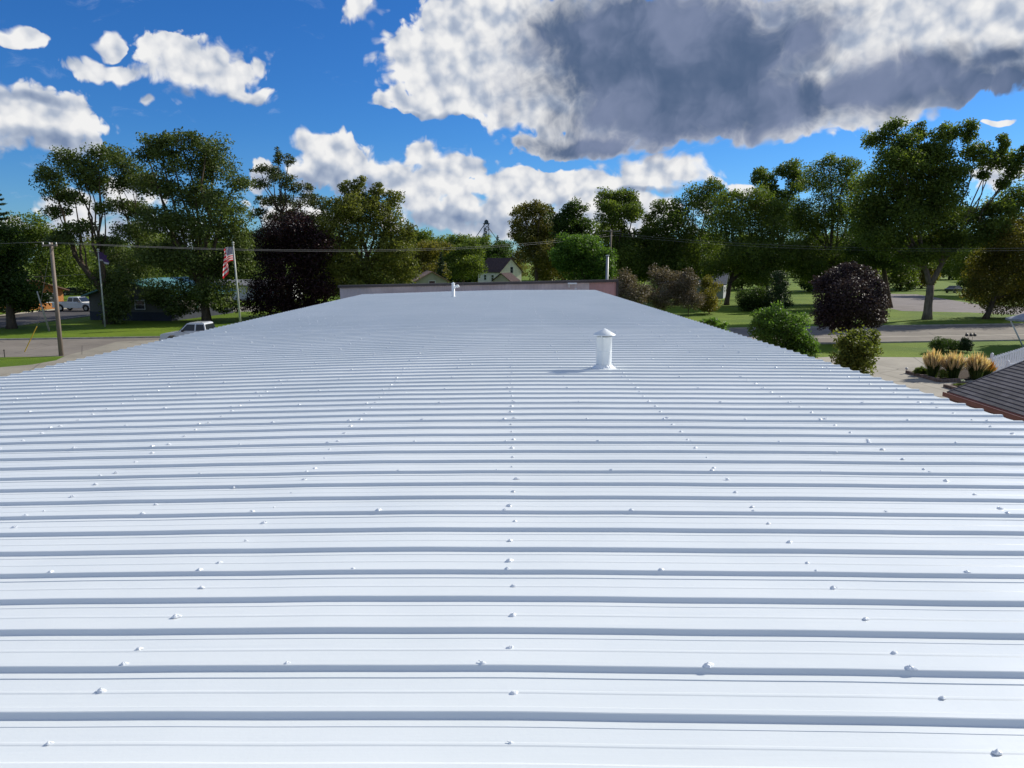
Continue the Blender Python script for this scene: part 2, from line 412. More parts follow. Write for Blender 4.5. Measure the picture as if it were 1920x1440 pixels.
for k in range(K0, K1+1):
    y0 = 2.361+k*PITCHR
    lap = (k % 3 == 1)
    for (a, z) in PROF:
        if a >= .262 and z > 0: z = .0035 if ((k+1) % 3 == 1) else .0018
        if a == 0: z = .0035 if lap else .0018
        ys.append(y0+a); zs.append(z)
ys.append(ys[-1]+.02); zs.append(.0)
ys = np.array(ys); zs = np.array(zs)
NX = 90
u = np.linspace(0, 1, NX+1)
XX = XL+(np.interp(ys, [-10, 7, 40], [5.3, 5.02, 4.45])[:, None]-XL)*u[None, :]
dr = np.vectorize(drop)(XX)
wav = .0010*np.sin(XX*2.1+ys[:, None]*.7)+.0008*np.sin(XX*5.3-ys[:, None]*1.9)+.0004*np.sin(XX*9.7+ys[:, None]*3.1)
yw = .0020*np.sin(XX*1.3+ys[:, None]*.23)+.0008*np.sin(XX*3.7+ys[:, None]*.9)
ZZ = ZR-dr+zs[:, None]+wav
YY = ys[:, None]+SKEW*XX+yw
V = np.stack([XX, YY, ZZ], -1).reshape(-1, 3)
nr, nc = len(ys), NX+1
ii = np.arange(nr-1)[:, None]*nc+np.arange(nc-1)[None, :]
FQ = np.stack([ii, ii+1, ii+1+nc, ii+nc], -1).reshape(-1, 4)
me = bpy.data.meshes.new('roof'); me.vertices.add(len(V)); me.vertices.foreach_set('co', V.astype(np.float32).ravel())
me.loops.add(len(FQ)*4); me.loops.foreach_set('vertex_index', FQ.astype(np.int32).ravel())
me.polygons.add(len(FQ)); me.polygons.foreach_set('loop_start', np.arange(0, len(FQ)*4, 4, dtype=np.int32)); me.update(calc_edges=True)
me.shade_flat(); me.materials.append(WHITE); roof = bpy.data.objects.new('roof', me); COL.objects.link(roof); roof.parent = hall
md = roof.modifiers.new('sheet', 'SOLIDIFY'); md.thickness = .0015; md.offset = -1
WALLB = bsdf_mat('building_wall', (.30,.20,.17), .6, .3, var=.1)
m = MB(); Y0 = -3.0
m.add([(XL+.12, Y0, 0), (5.1, Y0, 0), (4.33, Y_END-.1, 0), (XL+.12, Y_END+.15, 0),
       (XL+.12, Y0, 4.66), (5.1, Y0, 4.93), (4.33, Y_END-.1, 4.93), (XL+.12, Y_END+.15, 4.66)],
      [(0,1,5,4),(1,2,6,5),(2,3,7,6),(3,0,4,7)])
m.build('wall', WALLB, hall)
# screw heads daubed with sealant
SEAL = bsdf_mat('sealant', (.78,.80,.82), .35, .4, var=.03, vscale=30)
def dab(seed, R=.022):
    r = random.Random(seed); m = MB(); n = 12; rings = 5; vs = []; 
    lob = [r.uniform(.65, 1.35) for _ in range(n)]; lob = [(lob[i]+lob[(i+1)%n])/2 for i in range(n)]
    ta = r.uniform(-.5, 1.2); 
    for j in range(rings):
        f = 1-j/(rings-.35); h = (1-f**1.6)*.017*r.uniform(.9, 1.15)
        for k in range(n):
            a = 2*PI*k/n; rr = R*f*lob[k]*(1+.55*max(0, math.cos(a-ta))**3*f)
            vs.append((rr*math.cos(a)*1.15, rr*math.sin(a), h+r.uniform(-.0025, .003)*(j > 0) - .002*(j == 0)))
    vs.append((r.uniform(-.002,.004), 0, .021*r.uniform(.8, 1.3)))
    fs = [(j*n+k, j*n+(k+1)%n, (j+1)*n+(k+1)%n, (j+1)*n+k) for j in range(rings-1) for k in range(n)]
    fs += [((rings-1)*n+k, (rings-1)*n+(k+1)%n, rings*n) for k in range(n)]
    m.add(vs, fs)
    if r.random() < .55:
        a = r.uniform(-.6, 1.0)+(PI if r.random() < .3 else 0); l = r.uniform(.02, .035)
        m.tube([(0,0,.008), (math.cos(a)*l*.7, math.sin(a)*l*.7, .016), (math.cos(a)*l, math.sin(a)*l, .010)], [.006, .004, .001], 5)
    return m
dabs = []
for s_ in range(9):
    o = dab(s_).build('tmp', SEAL, smooth=False); dabs.append(o.data); COL.objects.unlink(o); bpy.data.objects.remove(o)
spots = []
rows = [-7.85,-6.28,-4.71,-3.14,-1.57,0,1.57,3.14,4.6]
rnd = random.Random(3)
for k in range(-6, K1):
    y0 = 2.361+k*PITCHR
    for X in rows:
        if X > xr(y0)-.1: continue
        x = X+rnd.gauss(0, .012)
        spots.append((x, y0+.172-PITCHR+SKEW*x+rnd.gauss(0, .006), .002))
    if k % 3 == 1:
        X = -7.9
        while X < xr(y0)-.1:
            x = X+rnd.gauss(0, .03)
            spots.append((x, y0+.026+SKEW*x, .0230)); X += .785
for _ in range(6):
    x = rnd.uniform(-4, 4.4); y = rnd.uniform(2.4, 12)
    spots.append((x, y, None))
def near_ys(X, Y):
    yb = Y-SKEW*X; return float(np.interp(yb, ys, zs))
spots = [(x, y, roof_z(x)+(z if z is not None else near_ys(x, y))) for x, y, z in spots]
def inview(p):
    v = Vector(p)-Vector((0,0,CAM_Z)); c = cam.rotation_euler.to_matrix().transposed() @ v
    if c.z > -.3: return False
    return abs(c.x/-c.z) < 960/F+.01 and abs(c.y/-c.z) < 720/F+.01
vis = sorted([s_ for s_ in spots if inview(s_)], key=lambda p: p[1]**2+p[0]**2)
invis = [s_ for s_ in spots if not inview(s_) and s_[1] > .5]
for i, p in enumerate(vis[:99]):
    o = bpy.data.objects.new('screw_cap', dabs[rnd.randrange(9)]); COL.objects.link(o); o.parent = hall
    o.location = p; o.rotation_euler = (0, 0, rnd.uniform(-.5, .5)); k_ = rnd.uniform(.42, .70)*(.7 if i % 4 == 0 else 1); o.scale = (k_*1.05, k_, k_)
rest = MB()
for p in vis[99:]+invis:
    d = dabs[rnd.randrange(9)]; k_ = rnd.uniform(.5, .78)
    rest.add([(p[0]+v.co.x*k_, p[1]+v.co.y*k_, p[2]+v.co.z*k_) for v in d.vertices], [tuple(f.vertices) for f in d.polygons])
o = rest.build('screw_caps', SEAL, hall, fixn=False); o['kind'] = 'stuff'
# big vent
VW = bsdf_mat('vent_paint', (.74,.77,.78), .38, .4, var=.04, vscale=8, bump=.15, bscale=25)
vb = dpt(1132, 689, 10.85); vx, vy = vb.x, vb.y; vz = roof_z(vx)
vent = MB().lathe([(.150,.0),(.148,.006),(.125,.03),(.116,.045),(.112,.05),(.112,.47),(.116,.472),(.116,.478),(.108,.48)], (0,0,0), 40).build('roof_vent', VW, hall, smooth=False)
vent.location = (vx, vy, vz-.004)
for p in vent.data.polygons: p.use_smooth = abs(p.normal.z) < .9
fl = MB(); fl.box((0,0,.012), (.36,.40,.008)); fl.build('flashing', VW, vent, bevel=.003)
cp = MB().lathe([(.100,.505),(.163,.500),(.166,.506),(.163,.512),(.10,.550),(.05,.578),(.008,.600),(.001,.602)], (0,0,0), 40).build('vent_cap', VW, vent, smooth=True)
for a in (0, 2.1, 4.2):
    bk = MB(); bk.bar((.105*math.cos(a), .105*math.sin(a), .44), (.105*math.cos(a), .105*math.sin(a), .515), .02, .006); bk.build('cap_strap', VW, vent)
m = MB(); m.lathe([(.1125,.255),(.1155,.257),(.1155,.267),(.1125,.269)], (0,0,0), 40); m.bar((-.03,-.1115,.05), (-.03,-.1115,.47), .012, .004); m.build('seam', VW, vent)
m = MB(); vs = []; n = 44; rv = random.Random(8)
for j, (r_, z_) in enumerate(((.118,.066),(.132,.052),(.152,.030),(.175,.0165))):
    for k in range(n): q_ = 1+rv.uniform(-.05,.05); vs.append((r_*q_*math.cos(2*PI*k/n), r_*q_*math.sin(2*PI*k/n), z_+rv.uniform(-.004,.004)*(j < 3)))
m.add(vs, [(j*n+k, j*n+(k+1)%n, (j+1)*n+(k+1)%n, (j+1)*n+k) for j in range(3) for k in range(n)]); m.build('sealant_collar', SEAL, vent)
# small far pipe with a spout
p2 = dpt(850, 556, 33.6); z2 = roof_z(p2.x)
sv = MB().tube([(0,0,0), (0,0,.05), (0,0,.62)], [.12, .075, .07], 16).build('exhaust_pipe', VW, hall, smooth=True); sv.location = (p2.x, p2.y, z2)
MB().tube([(.0,0,.40), (.14,0,.50), (.20,0,.52), (.24,0,.44)], [.05,.055,.055,.06], 12).build('spout', VW, sv, smooth=True)
MB().lathe([(.09,.60),(.09,.615),(.0,.68)], (0,0,0), 16).build('pipe_cap', VW, sv)

# far building with the mauve wall
TRIM = bsdf_mat('dark_trim', (.07,.06,.06), .5, .3)
def ribwall(name, col, n=10):
    m = bpy.data.materials.new(name); m.use_nodes = True; q = NT(m.node_tree); b = q.n['Principled BSDF']
    b.inputs['Roughness'].default_value = .5
    co = q.node('ShaderNodeTexCoord').outputs['Object']; s_ = q.node('ShaderNodeSeparateXYZ'); q.l.new(co, s_.inputs[0])
    w = q.m('SINE', q.m('MULTIPLY', s_.outputs[0], 2*PI/.2)); nn = q.noise(co, .7, 4, .6).outputs['Fac']
    q.l.new(q.mix(q.ss(nn, .3, .7), tuple(c*.85 for c in col)+(1,), tuple(c*1.15 for c in col)+(1,)), b.inputs['Base Color'])
    bn = q.node('ShaderNodeBump'); bn.inputs['Strength'].default_value = .3; bn.inputs['Distance'].default_value = .02; q.l.new(w, bn.inputs['Height']); q.l.new(bn.outputs[0], b.inputs['Normal'])
    return m
fb_ = thing('parapet_building', 'grey and red building with dark capped parapet beyond the white roof', 'building', (0, 41.2, 0))
a = dpt(637, 537, 41.2); b = dpt(1157, 526, 41.2); s1 = dpt(1105, 527.5, 41.2)
m = MB(); m.prism([(a.x, 0), (s1.x, 0), (s1.x, s1.z-.06), (a.x, a.z-.06)], 0, .25); m.box(((a.x+b.x)/2, 5, 2.3), (b.x-a.x-.4, 9.4, 4.6)); m.build('wall', ribwall('wall_mauve_grey', (.64,.56,.55)), fb_)
m = MB(); m.prism([(s1.x+.003, 0), (b.x, 0), (b.x, b.z-.06), (s1.x+.003, s1.z-.06)], -.0, .25); m.build('red_wall', ribwall('wall_red', (.48,.28,.27)), fb_)
m = MB(); m.bar((a.x-.08, .02, a.z-.01), (b.x+.06, .02, b.z-.01), .34, .14); m.build('parapet_cap', TRIM, fb_)
m = MB(); m.bar((b.x+.01, -.05, 0), (b.x+.01, -.05, b.z-.08), .12, .1); m.build('corner_trim', TRIM, fb_)
lt = dpt(1073, 531, 41.0)
m = MB(); m.box((lt.x, -.22, lt.z-.02), (.5, .16, .08)); m.box((lt.x-.17, -.16, lt.z-.12), (.06,.06,.24)); m.box((lt.x+.2, -.16, lt.z-.3), (.12,.1,.08))
m.build('wall_lamp', VW, fb_, bevel=.01)

# ------------------------------------------------------------------ trees
def limb_pts(a, b, sag=.0, n=4, wob=.06):
    a, b = Vector(a), Vector(b); L = (b-a).length; out = []
    for i in range(n+1):
        f = i/n; p = a.lerp(b, f)
        p.z += math.sin(f*PI)*sag*L
        if 0 < i < n: p += Vector((random.gauss(0, wob), random.gauss(0, wob), random.gauss(0, wob)))*L*.5
        out.append(p)
    return out
def tree(name, label, cat, Y, bx, lobes, n, leaf, mat, tr=.3, bark=None, group=None, fork=.35, fill=.35, clr=.42, stems=None, deep=1.0, base_y=None, twigs=True, flat=.75, split=.55):
    bark = bark or BARK
    base = gpt(bx, base_y) if base_y else None
    if base is None:
        r = dpt(bx, 600, Y); base = Vector((r.x, Y, 0))
    Y = base.y
    root = thing(name, label, cat, base, 0, group)
    LB = []
    for (x, y, rx, ry) in lobes:
        dy = random.uniform(-.7, .7)*rx/F*Y*deep
        c = dpt(x, y, Y+dy)-base; LB.append((c, rx/F*Y, ry/F*Y))
    top = max(c.z+b for c, a, b in LB); low = min(c.z-b for c, a, b in LB)
    tm = MB(); cxm = sum(c.x for c, a, b in LB)/len(LB)
    stems = stems or [(0, 1.0)]
    st_pts = []
    root_p = Vector((0,0,-.2)); r_s = 1.35
    if len(stems) > 1:
        fy = max(low*.9, top*fork); root_p = Vector((cxm*.12, 0, fy*split)); r_s = 1.0
        tm.tube(limb_pts((0,0,-.2), root_p, 0, 4, .015), [tr*1.45, tr*1.1, tr, tr*.95, tr*.92], 10)
    for dx_px, hf in stems:
        ftop = Vector((cxm*.6+dx_px/F*Y, random.uniform(-.4,.4), max(low*.9, top*fork)*hf))
        pts = limb_pts(root_p, ftop, 0, 5, .02); tmn = tr*(1 if len(stems) == 1 else .7)
        rs = [tmn*r_s, tmn*1.02, tmn*.92, tmn*.84, tmn*.78, tmn*.7]; tm.tube(pts, rs, 9)
        st_pts.append((pts, rs))
    for c, a, b in LB:
        pts, rs = min(st_pts, key=lambda q: (q[0][-1]-c).length)
        j = random.choice((3, 4, 5, 5)) if c.z > pts[-1].z*.8 else random.choice((2, 3))
        st = pts[j]; L = (c-st).length; r0 = min(rs[j]*.6, .05+.018*L)
        tm.tube(limb_pts(st, c, -.06, 4, .05), [r0, r0*.8, r0*.62, r0*.45, r0*.28], 6)
    n = int(n*1.35); leaf *= .86
    P = []; T = []; area = sum(a*b for c, a, b in LB)
    for c, a, b in LB:
        share = int(n*a*b/area); nf = int(share*fill); rem = share-nf
        q = RNG.normal(size=(nf, 3)); q /= np.linalg.norm(q, axis=1)[:, None]; q *= (RNG.random(nf)**(1/2.4))[:, None]
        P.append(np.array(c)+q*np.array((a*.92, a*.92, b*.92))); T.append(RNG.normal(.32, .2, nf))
        k = max(4, int(11+6*random.random())); 
        cs = RNG.normal(size=(k, 3)); cs /= np.linalg.norm(cs, axis=1)[:, None]; cs *= RNG.uniform(.6, 1.0, k)[:, None]
        cr_ = RNG.uniform(.45, 1.4, k)*clr*min(a, b*1.3); w = cr_**2; w /= w.sum()
        tn = np.clip(RNG.normal(.5, .2, k), 0, 1)
        for i in range(k):
            ni = int(rem*w[i]); cc = np.array(c)+cs[i]*np.array((a, a, b))
            q = RNG.normal(size=(ni, 3)); q /= (np.linalg.norm(q, axis=1)[:, None]+1e-6); q *= (RNG.random(ni)**(1/1.9))[:, None]*cr_[i]*1.2
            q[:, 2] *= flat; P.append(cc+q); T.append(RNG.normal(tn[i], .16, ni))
            if twigs and i % 2 == 0:
                tm.tube([c, (c+Vector(cc))/2+Vector((0,0,-.1)), Vector(cc)], [.035+.01*a, .03, .012], 4, cap=False)
    P = np.concatenate(P); T = np.clip(np.concatenate(T), 0, 1)
    P[:, 2] = np.maximum(P[:, 2], .15)
    tm.build('trunk', bark, root, smooth=True, fixn=False)
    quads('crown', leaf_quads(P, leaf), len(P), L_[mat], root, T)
    return root
def conifer(name, label, cat, Y, bx, apex, halfw, n, leaf, mat, group=None, low=.06, layers=26, gap=.0, tr=.25, lean=0):
    r = dpt(bx, 600, Y); base = Vector((r.x, Y, 0)); root = thing(name, label, cat, base, 0, group)
    ap = dpt(apex[0], apex[1], Y)-base; H = ap.z; R = halfw/F*Y
    tm = MB(); tm.tube([(0,0,-.2), (ap.x*.5,0,H*.5), (ap.x,0,H)], [tr, tr*.6, .02], 8)
    P = []; T = []
    tot = 0; br = []
    for i in range(layers):
        f = i/(layers-1); z = H*(low+(1-low)*f)*.985; rad = R*(1-f)**.85+.12
        for k in range(random.randint(5, 8)):
            if random.random() < gap: continue
            a = random.uniform(0, 2*PI); L = rad*random.uniform(.6, 1.12); br.append((f, z, a, L)); tot += L
    for f, z, a, L in br:
        ni = int(n*L/tot)+3; s = RNG.random(ni)**.7
        x = math.cos(a)*L; y = math.sin(a)*L; dz = -.22*L*(1-f)+.05*L
        c = np.stack([x*s, y*s, z+dz*s+.18*L*s**3], 1); wd = (.06+.16*L*(1-.6*s))[:, None]
        q = RNG.normal(size=(ni, 3))*wd*.6; q[:, 2] *= .45; q[:, 2] -= .04
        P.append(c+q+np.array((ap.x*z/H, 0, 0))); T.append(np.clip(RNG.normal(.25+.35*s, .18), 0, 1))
        tm.tube([(ap.x*z/H, 0, z), (ap.x*z/H+x*.9, y*.9, z+dz*.9)], [.05, .015], 4, cap=False)
    P = np.concatenate(P); T = np.concatenate(T)
    tm.build('trunk', BARK, root, smooth=True, fixn=False)
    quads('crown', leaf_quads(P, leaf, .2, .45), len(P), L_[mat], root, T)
    return root

conifer('spruce_tree', 'dark pointed spruce cut by the left edge of the picture', 'tree', 88, -12, (-4, 352), 62, 16000, .16, 'spruce')
tree('shade_tree', 'dark leafy tree with a short black trunk on the lawn at far left', 'tree', 76, 22,
     [(0,520,50,60),(40,545,45,35),(5,460,45,40),(60,565,32,22),(-50,500,60,60)], 17000, .17, 'dark', .42, base_y=616)
tree('maple_tree', 'mid green round tree behind the wooden utility pole', 'tree', 128, 90,
     [(50,435,42,36),(92,455,40,34),(110,505,55,40),(20,480,50,50),(70,540,50,20)], 15000, .24, 'mid', .3)
tree('locust_tree', 'tall airy tree leaning left with its bare forked stems showing sky', 'tree', 80, 205,
     [(92,330,28,20),(128,300,26,18),(105,365,32,15),(152,318,28,20),(185,300,26,22),(168,342,26,14),(108,398,26,11),(140,372,24,12),
      (185,345,18,20),(150,425,34,14),(196,390,16,12),(215,565,26,24),(190,520,26,18),(222,535,26,26),(218,590,20,14),(120,445,30,14),(200,455,26,13)],
     19000, .14, 'locust', .5, fork=.3, fill=.3, clr=.62, stems=[(-6, .9), (-34, 1.25), (10, 1.3)], base_y=607, flat=.75)
tree('locust_tree', 'narrow airy tree with thin upright stems between the two tallest trees at left', 'tree', 84, 232,
     [(222,300,26,18),(246,318,24,16),(222,340,26,16),(258,345,26,18),(226,385,26,12),(252,395,30,18),(232,430,26,12),(262,440,30,20),
      (222,480,34,20),(258,500,36,28),(240,545,40,24),(262,570,34,18)], 19000, .14, 'locust', .3, fork=.3, fill=.3, clr=.62, stems=[(0, 1.2), (24, 1.35)], flat=.75)
tree('locust_tree', 'tallest tree at left, broad full crown above the striped flag', 'tree', 84, 388,
     [(300,268,28,16),(338,262,36,16),(388,280,36,22),(276,290,24,15),(325,303,42,20),(400,318,46,24),(442,342,26,16),(290,345,36,24),
      (352,362,54,28),(420,380,46,26),(300,412,44,28),(372,430,58,32),(440,430,28,26),(300,475,42,28),(360,495,58,34),(425,495,46,32),
      (330,545,44,26),(400,548,48,22),(345,578,34,14),(300,560,26,18),(425,575,30,12),(448,480,26,34)], 52000, .145, 'locust', .45, fork=.28, fill=.34, clr=.56, base_y=604, flat=.75)
tree('ash_tree', 'dull green tree filling in behind the teal roofed house', 'tree', 150, 210,
     [(150,478,50,36),(205,490,50,40),(262,485,50,46),(310,520,50,30),(180,530,60,26)], 15000, .26, 'mid', .3)
tree('pine_tree', 'sparse dark pine poking up left of the tall cumulus cloud', 'tree', 100, 530,
     [(522,296,8,18),(541,302,9,11),(512,325,12,16),(488,318,18,8),(530,335,20,12),(490,345,22,9),(548,350,20,10),(574,352,16,7),
      (500,375,24,10),(540,378,32,12),(585,372,24,9),(484,402,22,9),(520,412,30,12),(560,405,34,12),(605,385,26,10),(500,440,34,14),(610,415,34,16),(570,440,44,20),(500,480,40,22)],
     17000, .15, 'pine', .3, fork=.6, fill=.2, clr=.62, flat=.7)
tree('copper_beech', 'blackish purple tree under the sparse pine', 'tree', 86, 545,
     [(545,432,52,38),(508,468,42,46),(582,470,46,46),(518,530,50,48),(580,535,52,44),(486,560,28,34),(540,578,60,24),(600,580,40,20)], 30000, .15, 'purple', .4, fill=.55)
tree('silver_maple', 'big yellow green tree left of the distant tree line', 'tree', 90, 690,
     [(652,356,16,20),(674,350,14,20),(706,360,14,20),(692,378,22,18),(640,392,38,22),(672,392,36,24),(736,372,20,16),(728,402,30,22),(752,432,26,26),
      (618,432,40,28),(680,440,50,34),(735,468,40,28),(758,508,28,24),(640,488,52,38),(700,508,52,34),(610,530,40,30),(660,545,60,22),(748,540,30,16)],
     38000, .16, 'yellow', .42, fill=.32)
# trees beyond the centre
tree('hedge_tree', 'brownish green tree behind the tan gabled roof', 'tree', 150, 800, [(785,475,30,20),(815,468,30,18),(800,505,40,22),(770,500,25,25)], 9000, .22, 'olive', .25)
conifer('yew_tree', 'small black conifer beside the tan gabled roof', 'tree', 125, 827, (827, 472), 18, 6000, .16, 'spruce')
tree('ash_tree', 'dark green tree left of the white gabled house', 'tree', 160, 868, [(850,478,28,20),(878,470,26,20),(862,505,38,22),(890,500,22,24)], 9000, .22, 'mid', .25)
conifer('spruce_tree', 'tall dark spruce under the grain tower', 'tree', 230, 911, (911, 428), 20, 8000, .26, 'spruce')
conifer('spruce_tree', 'lower dark spruce just right of the grain tower', 'tree', 225, 935, (933, 441), 17, 6000, .26, 'spruce')
tree('oak_tree', 'dark tree directly behind the brown roof of the white gabled house', 'tree', 200, 925, [(900,470,24,18),(940,468,26,20),(920,490,40,20)], 8000, .28, 'dark', .3)
tree('autumn_tree', 'tree with yellow brown top right of the white gabled house', 'tree', 130, 1005,
     [(982,400,26,16),(1015,392,26,13),(975,430,20,26),(1022,425,32,28),(1002,465,36,34),(1032,480,34,34),(1024,508,30,22)], 21000, .19, 'autumn', .4, fill=.5)
tree('oak_tree', 'dark narrow tree between the yellow brown tree and the round topped tree', 'tree', 124, 1078,
     [(1075,394,24,18),(1058,420,26,22),(1086,432,28,28),(1070,470,36,34)], 14000, .19, 'dark', .35, fill=.5)
tree('oak_tree', 'round topped dark tree above the far utility pole', 'tree', 115, 1157,
     [(1136,378,26,18),(1168,372,28,16),(1155,402,44,26),(1188,396,18,24),(1150,436,36,20),(1186,452,24,20),(1168,482,44,34),(1206,500,32,30),(1215,455,20,24)], 24000, .18, 'mid', .4, fill=.4)
tree('linden_tree', 'bright green low round tree left of the far utility pole', 'tree', 98, 1090,
     [(1085,456,36,18),(1060,486,28,26),(1110,480,34,28),(1090,508,50,24),(1134,504,24,24)], 20000, .16, 'fresh', .3, fill=.45)
tree('walnut_tree', 'dark green tree rising in steps from the centre right gap of sky', 'tree', 118, 1290,
     [(1234,388,18,16),(1222,420,18,24),(1268,390,26,20),(1305,368,28,22),(1336,350,24,14),(1335,385,38,28),(1270,430,48,38),(1238,462,34,38),(1304,466,50,40),(1270,500,50,30),(1320,505,40,22),(1225,500,34,24)],
     30000, .18, 'mid', .4, fill=.5)
tree('hackberry_tree', 'green tree with two crossing trunks behind the brown shrubs', 'tree', 100, 1362,
     [(1368,375,32,18),(1418,368,38,18),(1452,395,28,24),(1402,405,54,32),(1358,425,40,34),(1442,438,38,34),(1400,470,52,30),(1452,488,34,24),(1378,498,40,20),(1420,510,40,20),(1340,500,34,22),(1478,480,24,30)],
     30000, .165, 'mid', .35, fill=.5, stems=[(-8, 1), (20, 1)], base_y=572)
tree('cottonwood_tree', 'two lobed tree top standing alone against blue sky right of centre', 'tree', 132, 1460,
     [(1424,332,18,18),(1444,348,16,20),(1480,318,24,18),(1490,345,20,22),(1455,372,40,20),(1470,410,40,30)], 15000, .2, 'mid', .35, fill=.45)
tree('elm_tree', 'large dark tree behind the purple leaved ornamental tree', 'tree', 94, 1552,
     [(1555,308,24,16),(1530,338,34,24),(1592,312,22,20),(1580,348,44,32),(1540,398,50,38),(1602,408,50,38),(1516,450,38,38),(1580,468,54,40),(1526,500,36,30),(1500,400,24,30),(1610,500,40,30),(1495,480,30,34),(1560,520,44,22),(1640,470,36,30)],
     46000, .16, 'mid', .4, fill=.5, base_y=570)
tree('maple_tree', 'largest tree at right with a pale forked trunk on the sunny lawn', 'tree', 84, 1738,
     [(1672,240,18,16),(1648,262,24,16),(1692,266,24,18),(1726,246,11,18),(1768,252,26,18),(1756,284,32,22),(1818,246,16,22),(1830,286,26,18),
      (1880,272,10,24),(1864,304,26,18),(1902,312,18,28),(1920,290,14,20),(1678,302,40,26),(1728,315,46,26),(1786,322,34,20),(1655,345,46,30),(1716,360,50,32),(1772,358,42,28),
      (1636,392,44,34),(1700,412,52,34),(1760,408,46,34),(1822,404,36,20),(1878,392,36,18),(1800,446,40,22),(1660,450,40,26),(1910,370,30,26),(1860,430,40,18),(1845,330,12,10),(1740,285,20,20),(1700,290,30,16),(1880,345,14,12),(1630,430,40,30),(1760,455,46,24),(1720,480,40,18)],
     80000, .15, 'mid', .42, BARKL, fill=.42, clr=.58, stems=[(-22, 1.0), (24, 1.1)], base_y=599, fork=.32, split=.55)
tree('elm_tree', 'dark leaning tree with a black trunk beside the purple leaved tree', 'tree', 98, 1668,
     [(1640,455,46,34),(1692,468,44,28),(1620,485,40,30),(1666,490,40,20)], 13000, .16, 'dark', .4, base_y=577, fork=.5)
tree('elm_tree', 'bright green tree in the background right of the pale forked trunk', 'tree', 140, 1810,
     [(1790,480,40,26),(1840,470,44,30),(1880,440,40,40),(1815,510,34,18)], 12000, .24, 'bright', .3)
tree('juniper_tree', 'dense olive brown tree cut by the right edge of the picture', 'tree', 88, 1846,
     [(1886,448,44,32),(1925,425,40,34),(1850,492,36,36),(1900,505,54,40),(1838,545,32,28),(1886,560,52,34),(1940,540,50,50),(1960,470,50,50)], 32000, .14, 'olive', .3, fill=.55, base_y=598)
tree('lawn_shading_tree', 'unseen tree added outside the right edge to shade the near lawn', 'tree', 62, 2105, [(2095,470,56,46),(2115,425,50,40),(2085,515,46,30),(2150,385,60,46)], 9000, .25, 'mid', .4)  # out-of-frame tree, added so its shadow falls on the near lawn
# ornamental and shrubs
tree('purple_plum', 'rounded glossy purple leaved ornamental tree by the street at right', 'tree', 59, 1592,
     [(1575,522,32,26),(1610,515,32,22),(1552,555,30,34),(1596,558,46,40),(1636,552,28,36),(1560,590,34,24),(1615,592,42,22),(1648,585,14,18),(1535,530,14,14),(1545,600,20,18),(1640,600,18,20),(1590,500,18,10),(1655,560,10,12),(1585,612,30,10)], 26000, .10, 'purple2', .16, fill=.5)
tree('green_shrub', 'bright green shrub rising behind the right roof edge', 'shrub', 31, 1462,
     [(1450,590,30,18),(1428,618,28,24),(1470,610,40,26),(1500,640,30,20),(1450,650,40,30),(1490,665,44,30),(1520,655,14,10),(1440,700,60,40)], 21000, .058, 'fresh', .08, fill=.5, fork=.3)
tree('young_tree', 'yellow green sapling with loose twigs behind the right roof edge', 'shrub', 28, 1610,
     [(1600,648,30,24),(1590,672,22,22),(1622,668,24,24),(1638,632,9,14),(1608,628,14,12),(1585,640,12,12),(1600,700,30,22)], 7000, .06, 'lime', .05, fill=.15, fork=.3, clr=.7)
tree('green_shrub', 'small patch of pale leaves just showing over the roof edge before the lawn', 'shrub', 38, 1335,
     [(1318,606,10,8),(1338,604,13,8),(1355,612,10,8),(1335,625,30,18)], 2600, .06, 'fresh', .05, fork=.3)
for i, (lab, x, lb, Yq, mt) in enumerate([
     ('reddish brown shrub closest to the far building, left of its group', 1180, [(1175,530,24,20),(1195,550,26,20),(1170,560,26,18)], 84, 'brown'),
     ('tallest reddish brown shrub, in the middle of its group on the lawn', 1245, [(1235,518,22,18),(1258,532,26,26),(1235,555,28,22),(1250,568,28,12)], 88, 'brown'),
     ('reddish brown shrub at the right end of its group', 1290, [(1290,524,20,18),(1284,548,26,26),(1300,565,22,16)], 87, 'brown'),
     ('dark green shrub right of the reddish brown shrubs', 1330, [(1328,540,18,20),(1325,562,24,20),(1330,578,20,8)], 92, 'olive'),
     ('low black green shrub beneath the tree with two crossing trunks', 1410, [(1400,560,24,20),(1425,560,22,20),(1412,572,26,10)], 98, 'dark'),
     ('upright black green shrub at the edge of the shaded lawn', 1462, [(1462,530,18,24),(1458,555,26,20),(1460,572,24,10)], 96, 'spruce')]):
    tree('lawn_shrub', lab, 'shrub', Yq, x, lb, 7000, .11, mt, .06, group='shrubs along the lawn edge', fork=.2, fill=.4)
tree('small_tree', 'small dark tree on the shaded lawn under the tallest tree at left', 'tree', 88, 368, [(358,565,18,12),(380,560,18,12),(366,548,20,12)], 4500, .12, 'dark', .12)

# distant tree line: six built, the rest copies
def far_tree(i, mt):
    tr_ = tree('distant_tree', 'distant leafy tree in the line that closes the view', 'tree', 240, 960,
       [(960+random.randint(-6,6),450,20,16),(945,468,24,20),(978,466,24,20),(960,490,34,24),(960,512,30,14)], 7000, .36, mt, .3, group='distant tree line', twigs=False)
    return tr_
protos = [far_tree(i, mt) for i, mt in enumerate(('mid', 'bright', 'mid', 'olive', 'bright', 'dark'))]
def dup(r, loc, rz, sc):
    c = r.copy(); COL.objects.link(c); c.location = loc; c.rotation_euler = (0,0,rz); c.scale = (sc,)*3
    for ch in r.children:
        d = ch.copy(); COL.objects.link(d); d.parent = c
    return c
rr = random.Random(5)
slots = []
for i in range(52):
    azd = -46+92*i/51+rr.uniform(-.6, .6); D = rr.uniform(225, 300)
    slots.append((azd, D, rr.uniform(.85, 1.25) if abs(azd+1) > 3.5 else rr.uniform(.6, .75)))
